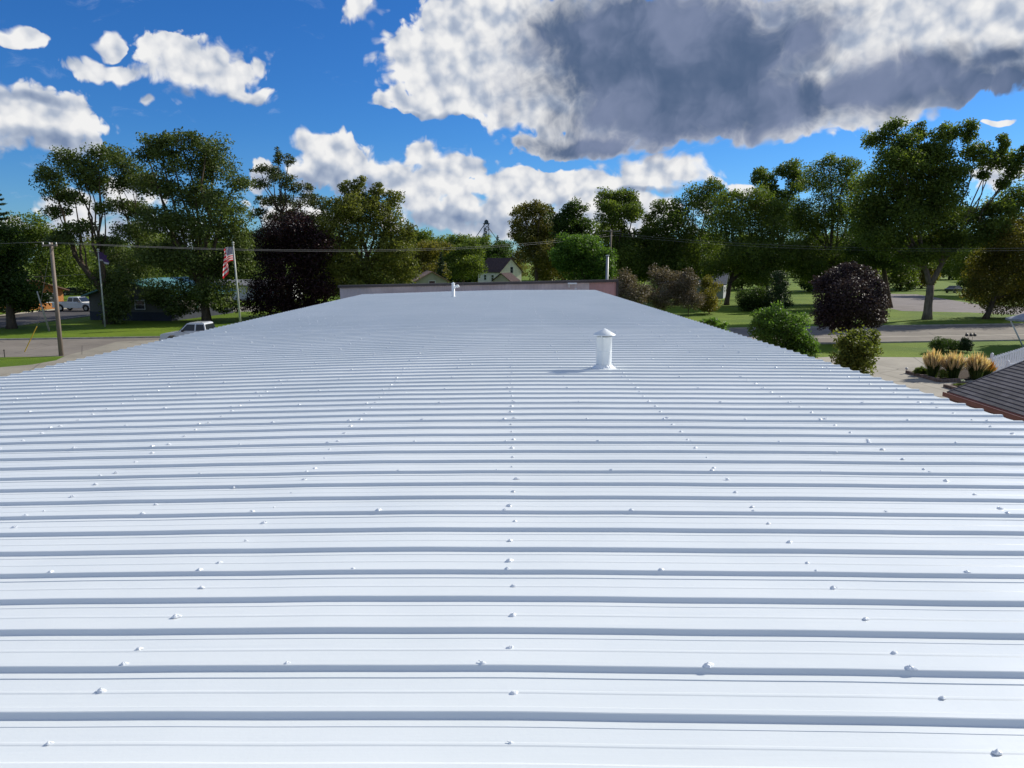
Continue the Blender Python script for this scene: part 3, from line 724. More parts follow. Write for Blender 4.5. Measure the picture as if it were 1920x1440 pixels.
for azd in [9+33*i/13 for i in range(14)]: slots.append((azd+rr.uniform(-.8,.8), rr.uniform(140, 185), rr.uniform(.6, .85)))
for azd in (-7.9, -6.9, -6.0, -5.0, -4.1, -3.2, -2.3): slots.append((azd, rr.uniform(205, 235), rr.uniform(.85, 1.0)))
used = set()
for i, (azd, D, sc) in enumerate(slots):
    a_ = math.radians(azd); loc = (D*math.tan(a_), D, 0); k = rr.randrange(6)
    if -8.2 < azd < -2: k = rr.choice((1, 4, 1, 0))
    if k not in used:
        used.add(k); r = protos[k]; r.location = loc; r.scale = (sc,)*3
    else: dup(protos[k], loc, rr.uniform(0, 6.28), sc)

# ------------------------------------------------------------------ houses
GLASS = glass_mat(); WTRIM = bsdf_mat('white_trim', (.7,.7,.68), .5, .3)
def rooftex(name, col, course=.14):
    m = bpy.data.materials.new(name); m.use_nodes = True; q = NT(m.node_tree); b = q.n['Principled BSDF']
    b.inputs['Roughness'].default_value = .9; b.inputs['Specular IOR Level'].default_value = .2
    co = q.node('ShaderNodeTexCoord').outputs['Object']
    br = q.node('ShaderNodeTexBrick'); q.l.new(co, br.inputs['Vector']); br.inputs['Scale'].default_value = 1
    br.inputs['Brick Width'].default_value = .32; br.inputs['Row Height'].default_value = course; br.inputs['Mortar Size'].default_value = .012
    br.inputs['Color1'].default_value = tuple(c*.75 for c in col)+(1,); br.inputs['Color2'].default_value = tuple(c*1.3 for c in col)+(1,); br.inputs['Mortar'].default_value = tuple(c*.4 for c in col)+(1,)
    q.l.new(br.outputs[0], b.inputs['Base Color']); return m
def house(name, label, loc, rz, w, l, he, hr, wallm, roofm, oh=.4, windows=(), extra=None, foot=None, group=None):
    # gable end (width w) faces local -y, ridge runs along +y
    r = thing(name, label, 'house', loc, rz, group)
    m = MB(); m.prism([(-w/2,0),(w/2,0),(w/2,he),(0,hr-.06),(-w/2,he)], 0, l); m.build('wall', wallm, r)
    if foot:
        h_, fm = foot; m = MB(); m.box((0,-.02,h_/2), (w+.04,.04,h_)); m.box((-w/2-.02,l/2,h_/2), (.04,l,h_)); m.box((w/2+.02,l/2,h_/2), (.04,l,h_)); m.build('wainscot', fm, r)
    sl = (hr-he)/(w/2); m = MB(); th = .16
    for s_ in (-1, 1):
        ex = w/2+oh; m.add([(0,-oh,hr),(s_*ex,-oh,hr-sl*ex),(s_*ex,l+oh,hr-sl*ex),(0,l+oh,hr),(0,-oh,hr+th),(s_*ex,-oh,hr-sl*ex+th),(s_*ex,l+oh,hr-sl*ex+th),(0,l+oh,hr+th)],
              [(0,1,2,3),(4,5,6,7),(0,1,5,4),(1,2,6,5),(2,3,7,6)])
    m.build('roof', roofm, r)
    for (fx, z, ww, hh, side) in windows:
        m = MB(); g = MB(); t_ = .08
        def P(u, v, d):
            return (u, -d, v) if side == 'front' else ((-w/2-d, u, v) if side == 'left' else (w/2+d, u, v))
        def bx(mb, u0, u1, v0, v1, d0, d1):
            vs = [P(u_, v_, d_) for d_ in (d0, d1) for u_, v_ in ((u0,v0),(u1,v0),(u1,v1),(u0,v1))]
            mb.add(vs, [(3,2,1,0),(4,5,6,7),(0,1,5,4),(1,2,6,5),(2,3,7,6),(3,0,4,7)])
        bx(g, fx-ww/2, fx+ww/2, z-hh/2, z+hh/2, .002, .02)
        for (u0,u1,v0,v1) in ((fx-ww/2-t_,fx-ww/2,z-hh/2-t_,z+hh/2+t_),(fx+ww/2,fx+ww/2+t_,z-hh/2-t_,z+hh/2+t_),(fx-ww/2,fx+ww/2,z+hh/2,z+hh/2+t_),(fx-ww/2,fx+ww/2,z-hh/2-t_,z-hh/2),(fx-ww/2,fx+ww/2,z-.02,z+.02)):
            bx(m, u0, u1, v0, v1, .001, .05)
        f_ = m.build('window', WTRIM, r); g.build('pane', GLASS, f_)
    return r
def siding(name, col):
    m = bpy.data.materials.new(name); m.use_nodes = True; q = NT(m.node_tree); b = q.n['Principled BSDF']; b.inputs['Roughness'].default_value = .7
    co = q.node('ShaderNodeTexCoord').outputs['Object']; s_ = q.node('ShaderNodeSeparateXYZ'); q.l.new(co, s_.inputs[0])
    fr = q.m('FRACT', q.m('MULTIPLY', s_.outputs[2], 6)); nn = q.noise(co, 1.2, 4, .6).outputs['Fac']
    c = q.mix(q.ss(nn, .3, .7), tuple(x*.88 for x in col)+(1,), tuple(min(1,x*1.1) for x in col)+(1,)); q.l.new(q.mix(q.ss(fr, 0, .12, .6, 0), c, tuple(x*.4 for x in col)+(1,)), b.inputs['Base Color']); return m
hp = gpt(245, 601)
house('teal_roof_house', 'low house in tree shade with teal metal roof and dark lower wall', (hp.x, hp.y, 0), math.radians(-9), 9.8, 13, 2.75, 4.4,
      siding('siding_olive', (.10,.095,.08)), bsdf_mat('teal_metal', (.09,.22,.22), .4, .4, var=.1), .55, [(-2.6,1.75,1.1,.9,'front'),(1.3,1.75,1.1,.9,'front')], foot=(.95, bsdf_mat('wainscot', (.03,.035,.05), .6)))
hp = gpt(72, 585)
house('brick_house', 'orange brick house with a brown roof behind the wooden utility pole', (hp.x-3, hp.y+4, 0), math.radians(62), 8, 11, 2.6, 3.9,
      bsdf_mat('orange_brick', (.48,.20,.07), .9, .2, var=.3, vscale=8), rooftex('roof_brown', (.13,.08,.06)), .6, [(2.2,1.5,1.4,1.1,'front'),(-1.6,1.5,1.2,1.1,'front'),(3,1.5,1.4,1.1,'right'),(7,1.5,1.4,1.1,'right')])
hp = dpt(958, 500, 178)
house('white_house', 'white gabled house with a dark brown roof in the distance at centre', (hp.x, 178, 0), math.radians(38), 6.4, 9, 4.0, 7.0,
      siding('siding_cream', (.72,.68,.52)), rooftex('roof_darkbrown', (.07,.045,.045)), .35, [(.2,4.3,.8,1.4,'front'),(-1.8,1.6,.9,1.3,'front'),(1.8,1.6,.9,1.3,'front'),(3,2.5,.9,1.2,'left'),(6,2.5,.9,1.2,'left')])
hp = dpt(940, 515, 168)
house('porch_shed', 'small dark roofed lean porch in front of the white gabled house', (hp.x, 169, 0), math.radians(-30), 4.5, 4, 2.0, 3.6,
      siding('siding_tan2', (.5,.45,.35)), rooftex('roof_darkbrown2', (.07,.045,.045)), .3, [(0,1.2,.7,.8,'front')])
hp = dpt(810, 520, 112)
house('tan_house', 'tan gabled house roof showing over the parapet', (hp.x, 112, 0), math.radians(12), 4.6, 8, 3.5, 4.8,
      siding('siding_tan', (.42,.40,.28)), rooftex('roof_tan', (.36,.22,.15)), .3, [(0,3.1,.9,.8,'front')])
hp = dpt(1360, 530, 132)
house('grey_house', 'grey roofed house in shade behind the tree with crossing trunks', (hp.x, 132, 0), math.radians(70), 7, 11, 2.6, 4.4,
      siding('siding_grey', (.38,.39,.42)), rooftex('roof_grey', (.18,.19,.22)), .5, [(-1.5,1.5,1.2,1,'front'),(2,1.5,1,1,'front'),(2.5,1.5,1.2,1,'left'),(7,1.5,1.2,1,'left')])
hp = gpt(440, 569)
house('long_shed', 'pale long shed glimpsed low between trunks behind the striped flag', (hp.x+6, hp.y+12, 0), math.radians(85), 6, 22, 2.4, 3.2,
      siding('siding_pale', (.55,.55,.55)), rooftex('roof_grey2', (.2,.2,.2)), .3, [(1,1.4,1,.8,'front')])
# neighbour's shingled roof, lower right
SH = bpy.data.materials.new('shingles'); SH.use_nodes = True; q = NT(SH.node_tree); b_ = q.n['Principled BSDF']; b_.inputs['Roughness'].default_value = .95; b_.inputs['Specular IOR Level'].default_value = .2
uvn = q.node('ShaderNodeTexCoord').outputs['Object']; br = q.node('ShaderNodeTexBrick'); q.l.new(q.v('MULTIPLY', q.v('ADD', uvn, (0,0,0)).outputs[0], (1,1,1)).outputs[0], br.inputs['Vector'])
sx = q.node('ShaderNodeSeparateXYZ'); q.l.new(uvn, sx.inputs[0]); cb = q.node('ShaderNodeCombineXYZ'); q.l.new(sx.outputs[1], cb.inputs[0]); q.l.new(sx.outputs[0], cb.inputs[1])
for l_ in list(br.inputs['Vector'].links): q.l.remove(l_)
q.l.new(cb.outputs[0], br.inputs['Vector']); br.inputs['Scale'].default_value = 1; br.inputs['Brick Width'].default_value = .30; br.inputs['Row Height'].default_value = .14; br.inputs['Mortar Size'].default_value = .008
br.inputs['Color1'].default_value = (.045,.046,.056,1); br.inputs['Color2'].default_value = (.105,.102,.118,1); br.inputs['Mortar'].default_value = (.04,.036,.04,1)
q.l.new(q.mix(q.ss(q.noise(uvn, 40, 3, .7).outputs['Fac'], .4, .7, 0, .3), br.outputs[0], (.2,.19,.2,1)), b_.inputs['Base Color'])
A = gpt(1779, 735, 3.0); ang = math.radians(-1.8)
nb = thing('shingle_roof_house', 'neighbouring house with dark grey shingles and a red brown gutter at lower right', 'house', (A.x, A.y, 0), ang)
slp = .44; Wd = 5.0; Ln = 16
m = MB()
nrow = int(Wd/.14); 
for i in range(nrow):   # each course a thin wedge lapping the one below
    x0 = i*.14; x1 = x0+.145; z0 = 3.0+slp*x0+.012; z1 = 3.0+slp*x1+.001
    m.add([(x0,0,z0),(x0,-Ln,z0),(x1,-Ln,z1),(x1,0,z1),(x0,0,z0-.03),(x0,-Ln,z0-.03),(x1,-Ln,z1-.03),(x1,0,z1-.03)], [(0,1,2,3),(4,7,6,5),(0,4,5,1),(2,6,7,3),(0,3,7,4),(1,5,6,2)])
xe = nrow*.14
m.add([(xe,0,3+slp*xe),(xe,-Ln,3+slp*xe),(xe+Wd,-Ln,3.0),(xe+Wd,0,3.0)], [(0,1,2,3)])
m.build('roof', SH, nb)
RB = bsdf_mat('gutter_redbrown', (.17,.075,.065), .4, .4, var=.1)
m = MB(); m.prism([(-.14,2.88),(-.14,2.99),(-.155,3.0),(-.13,3.0),(-.12,2.90),(-.02,2.90),(-.02,3.0),(0,3.0),(0,2.87),(-.12,2.87)], -Ln, .05); m.build('gutter', RB, nb)
m = MB(); m.prism([(.0,2.72),(.03,2.72),(.03,2.985),(.0,2.985)], -Ln, .02); m.build('fascia', bsdf_mat('fascia', (.12,.07,.06), .6), nb)
m = MB(); m.bar((0,.03,2.93), (xe,.03,2.93+slp*xe), .05, .16); m.build('rake_board', TRIM, nb)
m = MB(); m.prism([(.5,0),(xe*2-.5,0),(xe*2-.5,2.9),(xe,2.9+slp*(xe-.4)),(.5,2.95)], -Ln+.4, -.4); m.build('wall', siding('siding_redbrown', (.26,.14,.11)), nb)

# ------------------------------------------------------------------ grain tower
TM = bsdf_mat('tower_steel', (.06,.08,.11), .6, .3)
gp = dpt(912, 412, 520); tw = thing('grain_tower', 'thin blue grey grain elevator tower with slanting spouts on the horizon', 'tower', (gp.x, 520, 0)); H = gp.z
m = MB()
for sx_ in (-1.6, 1.6):
    for sy_ in (-1.6, 1.6): m.bar((sx_*1.3, sy_*1.3, 0), (sx_, sy_, H-3), .35, .35)
for i in range(9):
    z0 = i*(H-3)/9; z1 = (i+1)*(H-3)/9
    for sy_ in (-1.7, 1.7): m.bar((-1.8, sy_, z0), (1.8, sy_, z1), .2, .2); m.bar((1.8, sy_, z0), (-1.8, sy_, z1), .2, .2); m.bar((-1.8, sy_, z1), (1.8, sy_, z1), .2, .2)
m.build('frame', TM, tw)
m = MB(); m.box((0,0,H-2.6), (4.6,4.6,.3)); m.prism([(-1.5,H-2.4),(1.5,H-2.4),(1.3,H-.8),(.4,H),(-.4,H),(-1.3,H-.8)], -1.2, 1.2); m.build('head_house', TM, tw)
m = MB(); m.tube([(-.5,0,H-2), (-11,0,H-17)], .25, 6); m.tube([(.5,0,H-4), (10,0,H-17)], .25, 6); m.tube([(-.3,0,H-5), (-5,0,H-17)], .2, 6); m.build('spout', TM, tw)

# ------------------------------------------------------------------ poles and wires
WOOD = bsdf_mat('pole_wood', (.22,.18,.15), .9, .15, var=.25, vscale=5, bump=.4, bscale=20, stretch=(1,1,.1))
INS = bsdf_mat('insulator', (.35,.36,.38), .3, .5)
def wood_pole(label, base, top, r, arm, armrz=0, brace=True, bark=WOOD):
    o = thing('utility_pole', label, 'utility pole', base, 0); h = top-Vector(base)
    MB().tube([(0,0,-.3), tuple(h*.5), tuple(h)], [r*1.25, r*1.05, r*.85], 12).build('pole', bark, o, smooth=True)
    d = Vector((math.cos(armrz), math.sin(armrz), 0)); c = h-Vector((0,0,.18))+Vector((0,-r-.05,0))
    MB().bar(c-d*arm/2, c+d*arm/2, .10, .12).build('crossarm', bark, o)
    if brace:
        m = MB(); m.bar(c+d*arm*.32, c-Vector((0,0,.6)), .04, .05); m.build('brace', bark, o)
    for s_ in (-.45, 0, .45):
        MB().lathe([(.03,0),(.05,.03),(.04,.06),(.055,.09),(.03,.14)], c+d*arm*s_+Vector((0,0,.06)), 10).build('insulator', INS, o)
    return o
b1 = gpt(115, 667); t1 = dpt(95.5, 455, b1.y); wood_pole('leaning brown wooden utility pole beside the lot at left', b1, t1, .125, 1.0)
t2 = dpt(1146, 431, 105); b2 = Vector((t2.x-.2, 105, 0)); wood_pole('far utility pole with a wide crossarm right of centre', b2, t2, .15, 2.6, .1, False)
t3 = dpt(190, 470, 118); wood_pole('distant utility pole with a long crossarm behind the purple flag', Vector((t3.x, 118, 0)), t3, .15, 3.4, .2, False)
t4 = dpt(235, 478, 112); wood_pole('distant tan utility pole rising behind the teal roof', Vector((t4.x+.3, 112, 0)), t4, .16, 1.2, .5, False)
# grey riser post in front of the far pole
g1 = dpt(1139, 480, 60); o = thing('steel_post', 'short grey steel post left of the far utility pole', 'post', (g1.x, 60, 0))
MB().tube([(0,0,-.2),(0,0,g1.z)], .105, 12).build('post_shaft', bsdf_mat('galvanised', (.26,.27,.29), .5, .4, .3), o, smooth=True)
MB().lathe([(.16,0),(.16,.05),(.0,.09)], (0,0,g1.z), 12).build('post_cap', INS, o)
WIRE = bsdf_mat('wire', (.16,.16,.17), .5, .3)
def wire(label, a, b_, sag, r=.011):
    a, b_ = Vector(a), Vector(b_); pts = [a.lerp(b_, i/24)-Vector((0,0,sag*4*(i/24)*(1-i/24))) for i in range(25)]
    o = MB().tube(pts, r, 5).build('power_line', WIRE, smooth=True); tag(o, label, 'power line'); return o
ta = t1+Vector((0,0,-.05))
wire('upper power wire from the leaning pole to the far pole', ta+Vector((-.4,0,.1)), dpt(1136,440,105), 1.2)
wire('lower power wire just under the one between the leaning pole and the far pole', ta+Vector((.4,0,.0)), dpt(1150,441.5,105), 1.22)
wire('power wire leaving the picture at left from the leaning pole', ta+Vector((-.4,0,.1)), Vector((-75,48,8.0)), .5)
wire('upper power wire from the far pole to the right edge', dpt(1142,436,105), Vector((62,62,8.15)), 1.3)
wire('lower power wire running beneath the other from the far pole to the right edge', dpt(1152,441,105), Vector((62.5,62.4,8.05)), 1.35)
wire('thin service wire crossing the trees behind the leaning pole', dpt(-60,520,100), dpt(235,508,112), .3, .014)
# guy marker and stakes
YEL = bsdf_mat('yellow_guard', (.62,.42,.03), .5, .4)
ga = gpt(46, 660); gb = dpt(69, 612, ga.y); o = thing('guy_guard', 'thin yellow slanting guy wire guard on the street edge at left', 'guy wire', ga)
MB().tube([(0,0,0), gb-ga], .035, 8).build('guard', YEL, o); MB().tube([gb-ga, (t1-ga)*.8+(gb-ga)*.2], .012, 5).build('cable', WIRE, o)
sa = gpt(93, 621); sb = dpt(70, 548, sa.y); o = thing('leaning_pole', 'pale slim pole leaning left on the lawn behind the wooden utility pole', 'pole', sa)
MB().tube([(0,0,-.1), sb-sa], [.09,.06], 8).build('pole', bsdf_mat('pale_pole', (.36,.34,.28), .8), o, smooth=True); MB().tube([sb-sa, sb-sa+Vector((0,0,.1))], [.07,.02], 8).build('pole_cap', INS, o)
ma = gpt(9, 670); o = thing('marker_stake', 'short dark stake at the grass edge at far left', 'stake', ma)
MB().tube([(0,0,-.1),(0,0,.5)], .035, 6).build('stake', TRIM, o); MB().box((0,0,.5), (.09,.05,.06)).build('stake_head', TRIM, o)

# flagpoles
ALU = bsdf_mat('flagpole_paint', (.45,.46,.42), .4, .4)
def flag_mat(kind):
    m = bpy.data.materials.new(kind); m.use_nodes = True; q = NT(m.node_tree); b = q.n['Principled BSDF']; b.inputs['Roughness'].default_value = .8
    uv = q.node('ShaderNodeAttribute', attribute_name='cloth_uv').outputs['Vector']; s_ = q.node('ShaderNodeSeparateXYZ'); q.l.new(uv, s_.inputs[0])
    U, V_ = s_.outputs[0], s_.outputs[1]
    if kind == 'flag_stripes':
        st = q.m('GREATER_THAN', q.m('FRACT', q.m('MULTIPLY', V_, 6.5)), .5)   # v from 0 at foot to 1 at top, red at both ends
        st = q.m('SUBTRACT', 1.0, st)
        c = q.mix(st, (.85,.85,.85,1), (.75,.03,.05,1))
        can = q.m('MULTIPLY', q.m('LESS_THAN', U, .4), q.m('GREATER_THAN', V_, .4615))
        uu = q.m('SUBTRACT', q.m('FRACT', q.m('MULTIPLY', U, 15)), .5); vv = q.m('SUBTRACT', q.m('FRACT', q.m('MULTIPLY', q.m('SUBTRACT', V_, .4615), 9/.5385)), .5)
        star = q.m('LESS_THAN', q.m('ADD', q.m('MULTIPLY', uu, uu), q.m('MULTIPLY', vv, vv)), .07)
        c = q.mix(can, c, q.mix(star, (.02,.03,.13,1), (.75,.75,.75,1)))
    else:
        c = q.mix(q.m('LESS_THAN', V_, .18), (.10,.05,.16,1), (.6,.55,.6,1))
    q.l.new(c, b.inputs['Base Color']); tr_ = q.node('ShaderNodeBsdfTranslucent'); q.l.new(c, tr_.inputs[0]); mx = q.node('ShaderNodeMixShader'); mx.inputs[0].default_value = .45
    o_ = q.n['Material Output']; q.l.new(b.outputs[0], mx.inputs[1]); q.l.new(tr_.outputs[0], mx.inputs[2]); q.l.new(mx.outputs[0], o_.inputs[0])
    return m
def cloth(name, mat, parent, hoist, fly, ztop, droop, dirx, fold, lift=0):
    nu, nv = 40, 26; vs = []; uv = []
    for i in range(nu+1):
        for j in range(nv+1):
            u_ = i/nu; v_ = j/nv
            d = u_*fly; ang = droop*min(1, u_*1.6)
            x = dirx*(.04+d*math.cos(ang)*.95); z = ztop-hoist*(1-v_)*(1-.25*u_)-d*math.sin(ang)*(.95-lift*v_)
            y = math.sin(u_*fold+v_*2.2)*.16*u_**.5*fly*.35+.05*math.sin(v_*9+u_*5)*u_
            x += dirx*.12*math.sin(v_*5+u_*7)*u_
            vs.append((x, y, z)); uv.append((u_, v_, 0))
    fs = [(i*(nv+1)+j, (i+1)*(nv+1)+j, (i+1)*(nv+1)+j+1, i*(nv+1)+j+1) for i in range(nu) for j in range(nv)]
    m = MB(); m.add(vs, fs); o = m.build(name, mat, parent, smooth=True, fixn=False)
    at = o.data.attributes.new('cloth_uv', 'FLOAT_VECTOR', 'POINT'); at.data.foreach_set('vector', np.array(uv, np.float32).ravel())
    return o
def flagpole(label, base, top, r, flabel, fmat, hoist, fly, droop, dirx, fold, ztop_off, lift):
    o = thing('flagpole', label, 'flagpole', base); h = top-Vector(base)
    MB().tube([(0,0,-.2), tuple(h*.5), tuple(h)], [r*1.2, r, r*.7], 12).build('pole', ALU, o, smooth=True)
    m = MB(); m.lathe([(.02,-.02),(.10,.03),(.13,.10),(.10,.17),(.0,.21)], h, 14); m.lathe([(.12,-.12),(.12,-.06)], h, 12); m.build('finial', ALU, o, smooth=True)
    f = thing('flag', flabel, 'flag', Vector(base)+h+Vector((0,-.02,0)))
    cloth('cloth', flag_mat(fmat), f, hoist, fly, ztop_off, droop, dirx, fold, lift)
    m = MB(); k = h/h.z
    for zz in (ztop_off, ztop_off-hoist): m.lathe([(.06,-.02),(.06,.02)], (0,0,zz), 8)
    m.build('clip', ALU, f)
    return o
fb0 = gpt(451.5, 612); ft = dpt(437, 457, fb0.y)
flagpole('pale flagpole at left carrying the striped flag', fb0, ft, .09, 'red white and blue stars and stripes flag hanging half furled', 'flag_stripes', 1.35, 2.5, 1.12, -1, 12, -.30, .85)
f2 = gpt(197, 613); ft2 = dpt(184, 470, f2.y)
flagpole('thin grey flagpole in front of the teal roofed house', f2, ft2, .07, 'small dark purple flag with a pale lower edge on the thin grey flagpole', 'flag_purple', .9, 1.05, .6, 1, 6, -.1, .3)

# ------------------------------------------------------------------ vehicles
TYRE = bsdf_mat('tyre', (.02,.02,.02), .85, .2); RIM = bsdf_mat('rim', (.45,.46,.48), .3, .5, .8)
def wheel(par, x, y, r=.39):
    s_ = 1 if y > 0 else -1; m = MB(); n = 24
    prof = [(r*.62,-.12),(r*.95,-.12),(r,-.08),(r,.08),(r*.95,.12),(r*.62,.12)]
    vs = [(x+p*math.cos(2*PI*k/n), y+q_, r+p*math.sin(2*PI*k/n)) for p, q_ in prof for k in range(n)]
    L = len(prof); m.add(vs, [(i*n+k, i*n+(k+1)%n, ((i+1)%L)*n+(k+1)%n, ((i+1)%L)*n+k) for i in range(L) for k in range(n)])
    w = m.build('wheel', TYRE, par, smooth=False); m = MB()
    m.tube([(x, y-.09, r), (x, y+.09, r)], r*.63, 20); m.build('rim', RIM, w)
def pickup(label, loc, rz, col, name='pickup_truck', cat='pickup truck', canopy=False):
    # nose towards +x, 5.7 m long
    o = thing(name, label, cat, loc, rz); paint = bsdf_mat('paint_'+col[0], col[1], .25, .5, coat=.6, var=.03)
    body = [(-2.85,.55),(-2.85,1.16),(-.75,1.18),(1.05,1.14),(2.45,1.06),(2.8,.95),(2.85,.5),(2.45,.42)]
    def arch(cx): return [(cx+.5*math.cos(a), .42+.48*math.sin(a)) for a in [PI*i/8 for i in range(9)]]
    poly = [(-2.85,.45),(-2.85,1.14),(-.75,1.16),(1.15,1.14),(2.4,1.07),(2.78,.97),(2.87,.6),(2.8,.42)]+arch(1.85)+arch(-1.75)
    m = MB(); m.prism(poly, -.95, .95); m.build('body', paint, o, bevel=.03)
    cab = [(-.80,1.16),(-.62,1.80),(-.45,1.86),(.55,1.85),(.75,1.78),(1.38,1.15)]
    m = MB(); n = len(cab); vs = []
    for s_ in (-1, 1):
        for u_, z in cab: vs.append((u_, s_*(.92 if z < 1.3 else .74), z))
    m.add(vs, [tuple(range(n-1,-1,-1)), tuple(range(n, 2*n))]+[(k, (k+1)%n, n+(k+1)%n, n+k) for k in range(n)]); m.build('cab', paint, o, bevel=.03)
    def sidewin(x0, x1, x2, x3):
        for s_ in (-1, 1):
            m = MB(); f = lambda z: .92-(z-1.16)*(.18/.66)+.012
            zz0, zz1 = 1.24, 1.72
            v = [(x0, s_*f(zz0), zz0), (x1, s_*f(zz0), zz0), (x2, s_*f(zz1), zz1), (x3, s_*f(zz1), zz1)]
            v += [(a, b-s_*.03, c) for a, b, c in v]; m.add(v, [(0,1,2,3),(7,6,5,4),(0,4,5,1),(1,5,6,2),(2,6,7,3),(3,7,4,0)]); m.build('window', GLASS, o)
    sidewin(-.68, .02, .0, -.56); sidewin(.12, 1.15, .72, .12)
    m = MB(); m.add([(1.34,-.84,1.21),(1.34,.84,1.21),(.80,.68,1.76),(.80,-.68,1.76)], [(0,1,2,3)]); w = m.build('windshield', GLASS, o); w.location = (.03,0,.02); w.modifiers.new('t','SOLIDIFY').thickness = .01
    m = MB(); m.add([(-.79,-.80,1.24),(-.79,.80,1.24),(-.66,.68,1.72),(-.66,-.68,1.72)], [(0,1,2,3)]); w = m.build('rear_window', GLASS, o); w.location = (-.03,0,0); w.modifiers.new('t','SOLIDIFY').thickness = .01
    m = MB(); m.box((-1.82,0,1.15), (1.85,1.6,.06)); m.build('bed_liner', TRIM, o)
    for s_ in (-1, 1):
        wheel(o, 1.85, s_*.86); wheel(o, -1.75, s_*.86)
        m = MB(); m.box((2.80, s_*.72, .82), (.1,.3,.2)); m.build('headlight', bsdf_mat('lamp_glass', (.7,.7,.7), .1, .6), o)
        m = MB(); m.box((-2.86, s_*.86, .95), (.05,.14,.32)); m.build('tail_light', bsdf_mat('tail_red', (.4,.01,.01), .2, .5), o)
        m = MB(); m.box((1.0, s_*1.04, 1.26), (.12,.2,.16)); m.build('mirror', TRIM, o, bevel=.02)
    m = MB(); m.box((2.88,0,.52), (.14,1.86,.2)); m.box((-2.9,0,.55), (.12,1.8,.18)); m.build('bumper', RIM, o, bevel=.02)
    m = MB(); m.box((2.84,0,.82), (.06,1.1,.22)); m.build('grille', TRIM, o)
    return o
sp_ = dpt(385, 606, 58); pickup('silver pickup partly hidden by the left edge of the white roof', (sp_.x-.1, 57.4, .006), PI-.05, ('silver', (.62,.64,.66)))
wp = gpt(146, 583); pickup('white crew cab pickup parked in the driveway beside the teal roofed house', (wp.x, wp.y, .02), -.12, ('white', (.78,.78,.78)))
def car(label, loc, rz, col):
    o = thing('parked_car', label, 'car', loc, rz); paint = bsdf_mat('paint_'+col[0], col[1], .25, .5, coat=.6, var=.03)
    def arch(cx): return [(cx+.38*math.cos(a), .34+.36*math.sin(a)) for a in [PI*i/8 for i in range(9)]]
    m = MB(); m.prism([(-2.2,.35),(-2.22,.85),(-1.7,.95),(1.0,.92),(1.9,.78),(2.2,.6),(2.2,.34)]+arch(1.4)+arch(-1.35), -.86, .86); m.build('body', paint, o, bevel=.04)
    cab = [(-1.75,.93),(-1.15,1.4),(.25,1.42),(1.05,.91)]; vs = []
    for s_ in (-1, 1):
        for u_, z in cab: vs.append((u_, s_*(.8 if z < 1.2 else .62), z))
    m = MB(); m.add(vs, [(3,2,1,0),(4,5,6,7),(0,1,5,4),(1,2,6,5),(2,3,7,6)]); m.build('cabin_glass', GLASS, o, bevel=.03)
    m = MB(); m.box((-.45,0,1.42), (1.35,1.22,.04)); m.build('roof_panel', paint, o, bevel=.01)
    for s_ in (-1, 1): wheel(o, 1.4, s_*.78, .32); wheel(o, -1.35, s_*.78, .32); MB().box((2.17, s_*.6, .66), (.08,.3,.14)).build('headlight', bsdf_mat('lamp_glass', (.7,.7,.7), .1, .6), o)
    return o
cp_ = gpt(140, 553); car('small dark car in the sunlit yard behind the white pickup', (cp_.x, cp_.y, .0), .3, ('dark', (.03,.04,.04)))
cp_ = gpt(1790, 549); car('dark car with a pale roof far behind the forked tree at right', (cp_.x, cp_.y, .0), .5, ('darkgrey', (.05,.05,.055)))
# storage things under the trees at left
bp = gpt(348, 595); o = thing('storage_bin', 'teal green bin glimpsed under the tallest tree at left', 'bin', (bp.x, bp.y, 0), .1)
TG = bsdf_mat('teal_paint', (.06,.22,.18), .5)
MB().prism([(-1.5,.15),(1.3,.15),(1.6,1.25),(-1.7,1.25)], -.8, .8).build('bin_body', TG, o, bevel=.03)
m = MB(); m.box((0,0,1.29), (3.4,1.7,.06)); m.build('lid', TG, o)
bp = gpt(334, 598); o = thing('white_gate', 'narrow white gate panel beside the teal green bin', 'gate', (bp.x, bp.y, 0), .2)
m = MB(); [m.box((i*.16-.3,0,.55), (.1,.03,1.1)) for i in range(5)]; m.build('picket', WTRIM, o)
m = MB(); m.box((0,.035,.25), (.9,.03,.1)); m.box((0,.035,.9), (.9,.03,.1)); m.build('rail', WTRIM, o)

# ------------------------------------------------------------------ planting bed, fence, umbrella
SOIL = bsdf_mat('mulch', (.05,.035,.025), .95, .1, var=.5, vscale=12, bump=.8, bscale=30)
STONE = bsdf_mat('edging_stone', (.16,.12,.10), .9, .2, var=.35, vscale=4, bump=.5, bscale=12)
bed = [gpt(*p) for p in ((1702,701),(1762,716),(1812,714),(1862,708),(1868,697),(1800,692),(1722,693))]
sheet('planting_bed', bed, .06, SOIL)
def edging(label, pts, h=.18, w=.2, cat='garden edging'):
    o = thing('garden_edging', label, cat, (pts[0].x, pts[0].y, 0)); m = MB()
    for a_, b_ in zip(pts[:-1], pts[1:]):
        L = (b_-a_).length; n = max(1, int(L/.32))
        for i in range(n):
            p = a_.lerp(b_, (i+.04)/n)-pts[0]; q_ = a_.lerp(b_, (i+.96)/n)-pts[0]; dz = random.uniform(-.015,.015)
            m.bar((p.x,p.y,h/2+dz), (q_.x,q_.y,h/2+dz), w, h)
    m.build('stone', STONE, o, bevel=.015); return o
edging('dark stone edging along the near side of the tall grasses', [gpt(1700,700), gpt(1762,717), gpt(1800,716)])
bed2 = [gpt(*p) for p in ((1772,727),(1800,733),(1850,726),(1838,718),(1795,719))]
sheet('planting_bed', bed2, .062, SOIL); edging('short dark edging of the small bed by the shingled roof', [gpt(1771,726), gpt(1800,734)])
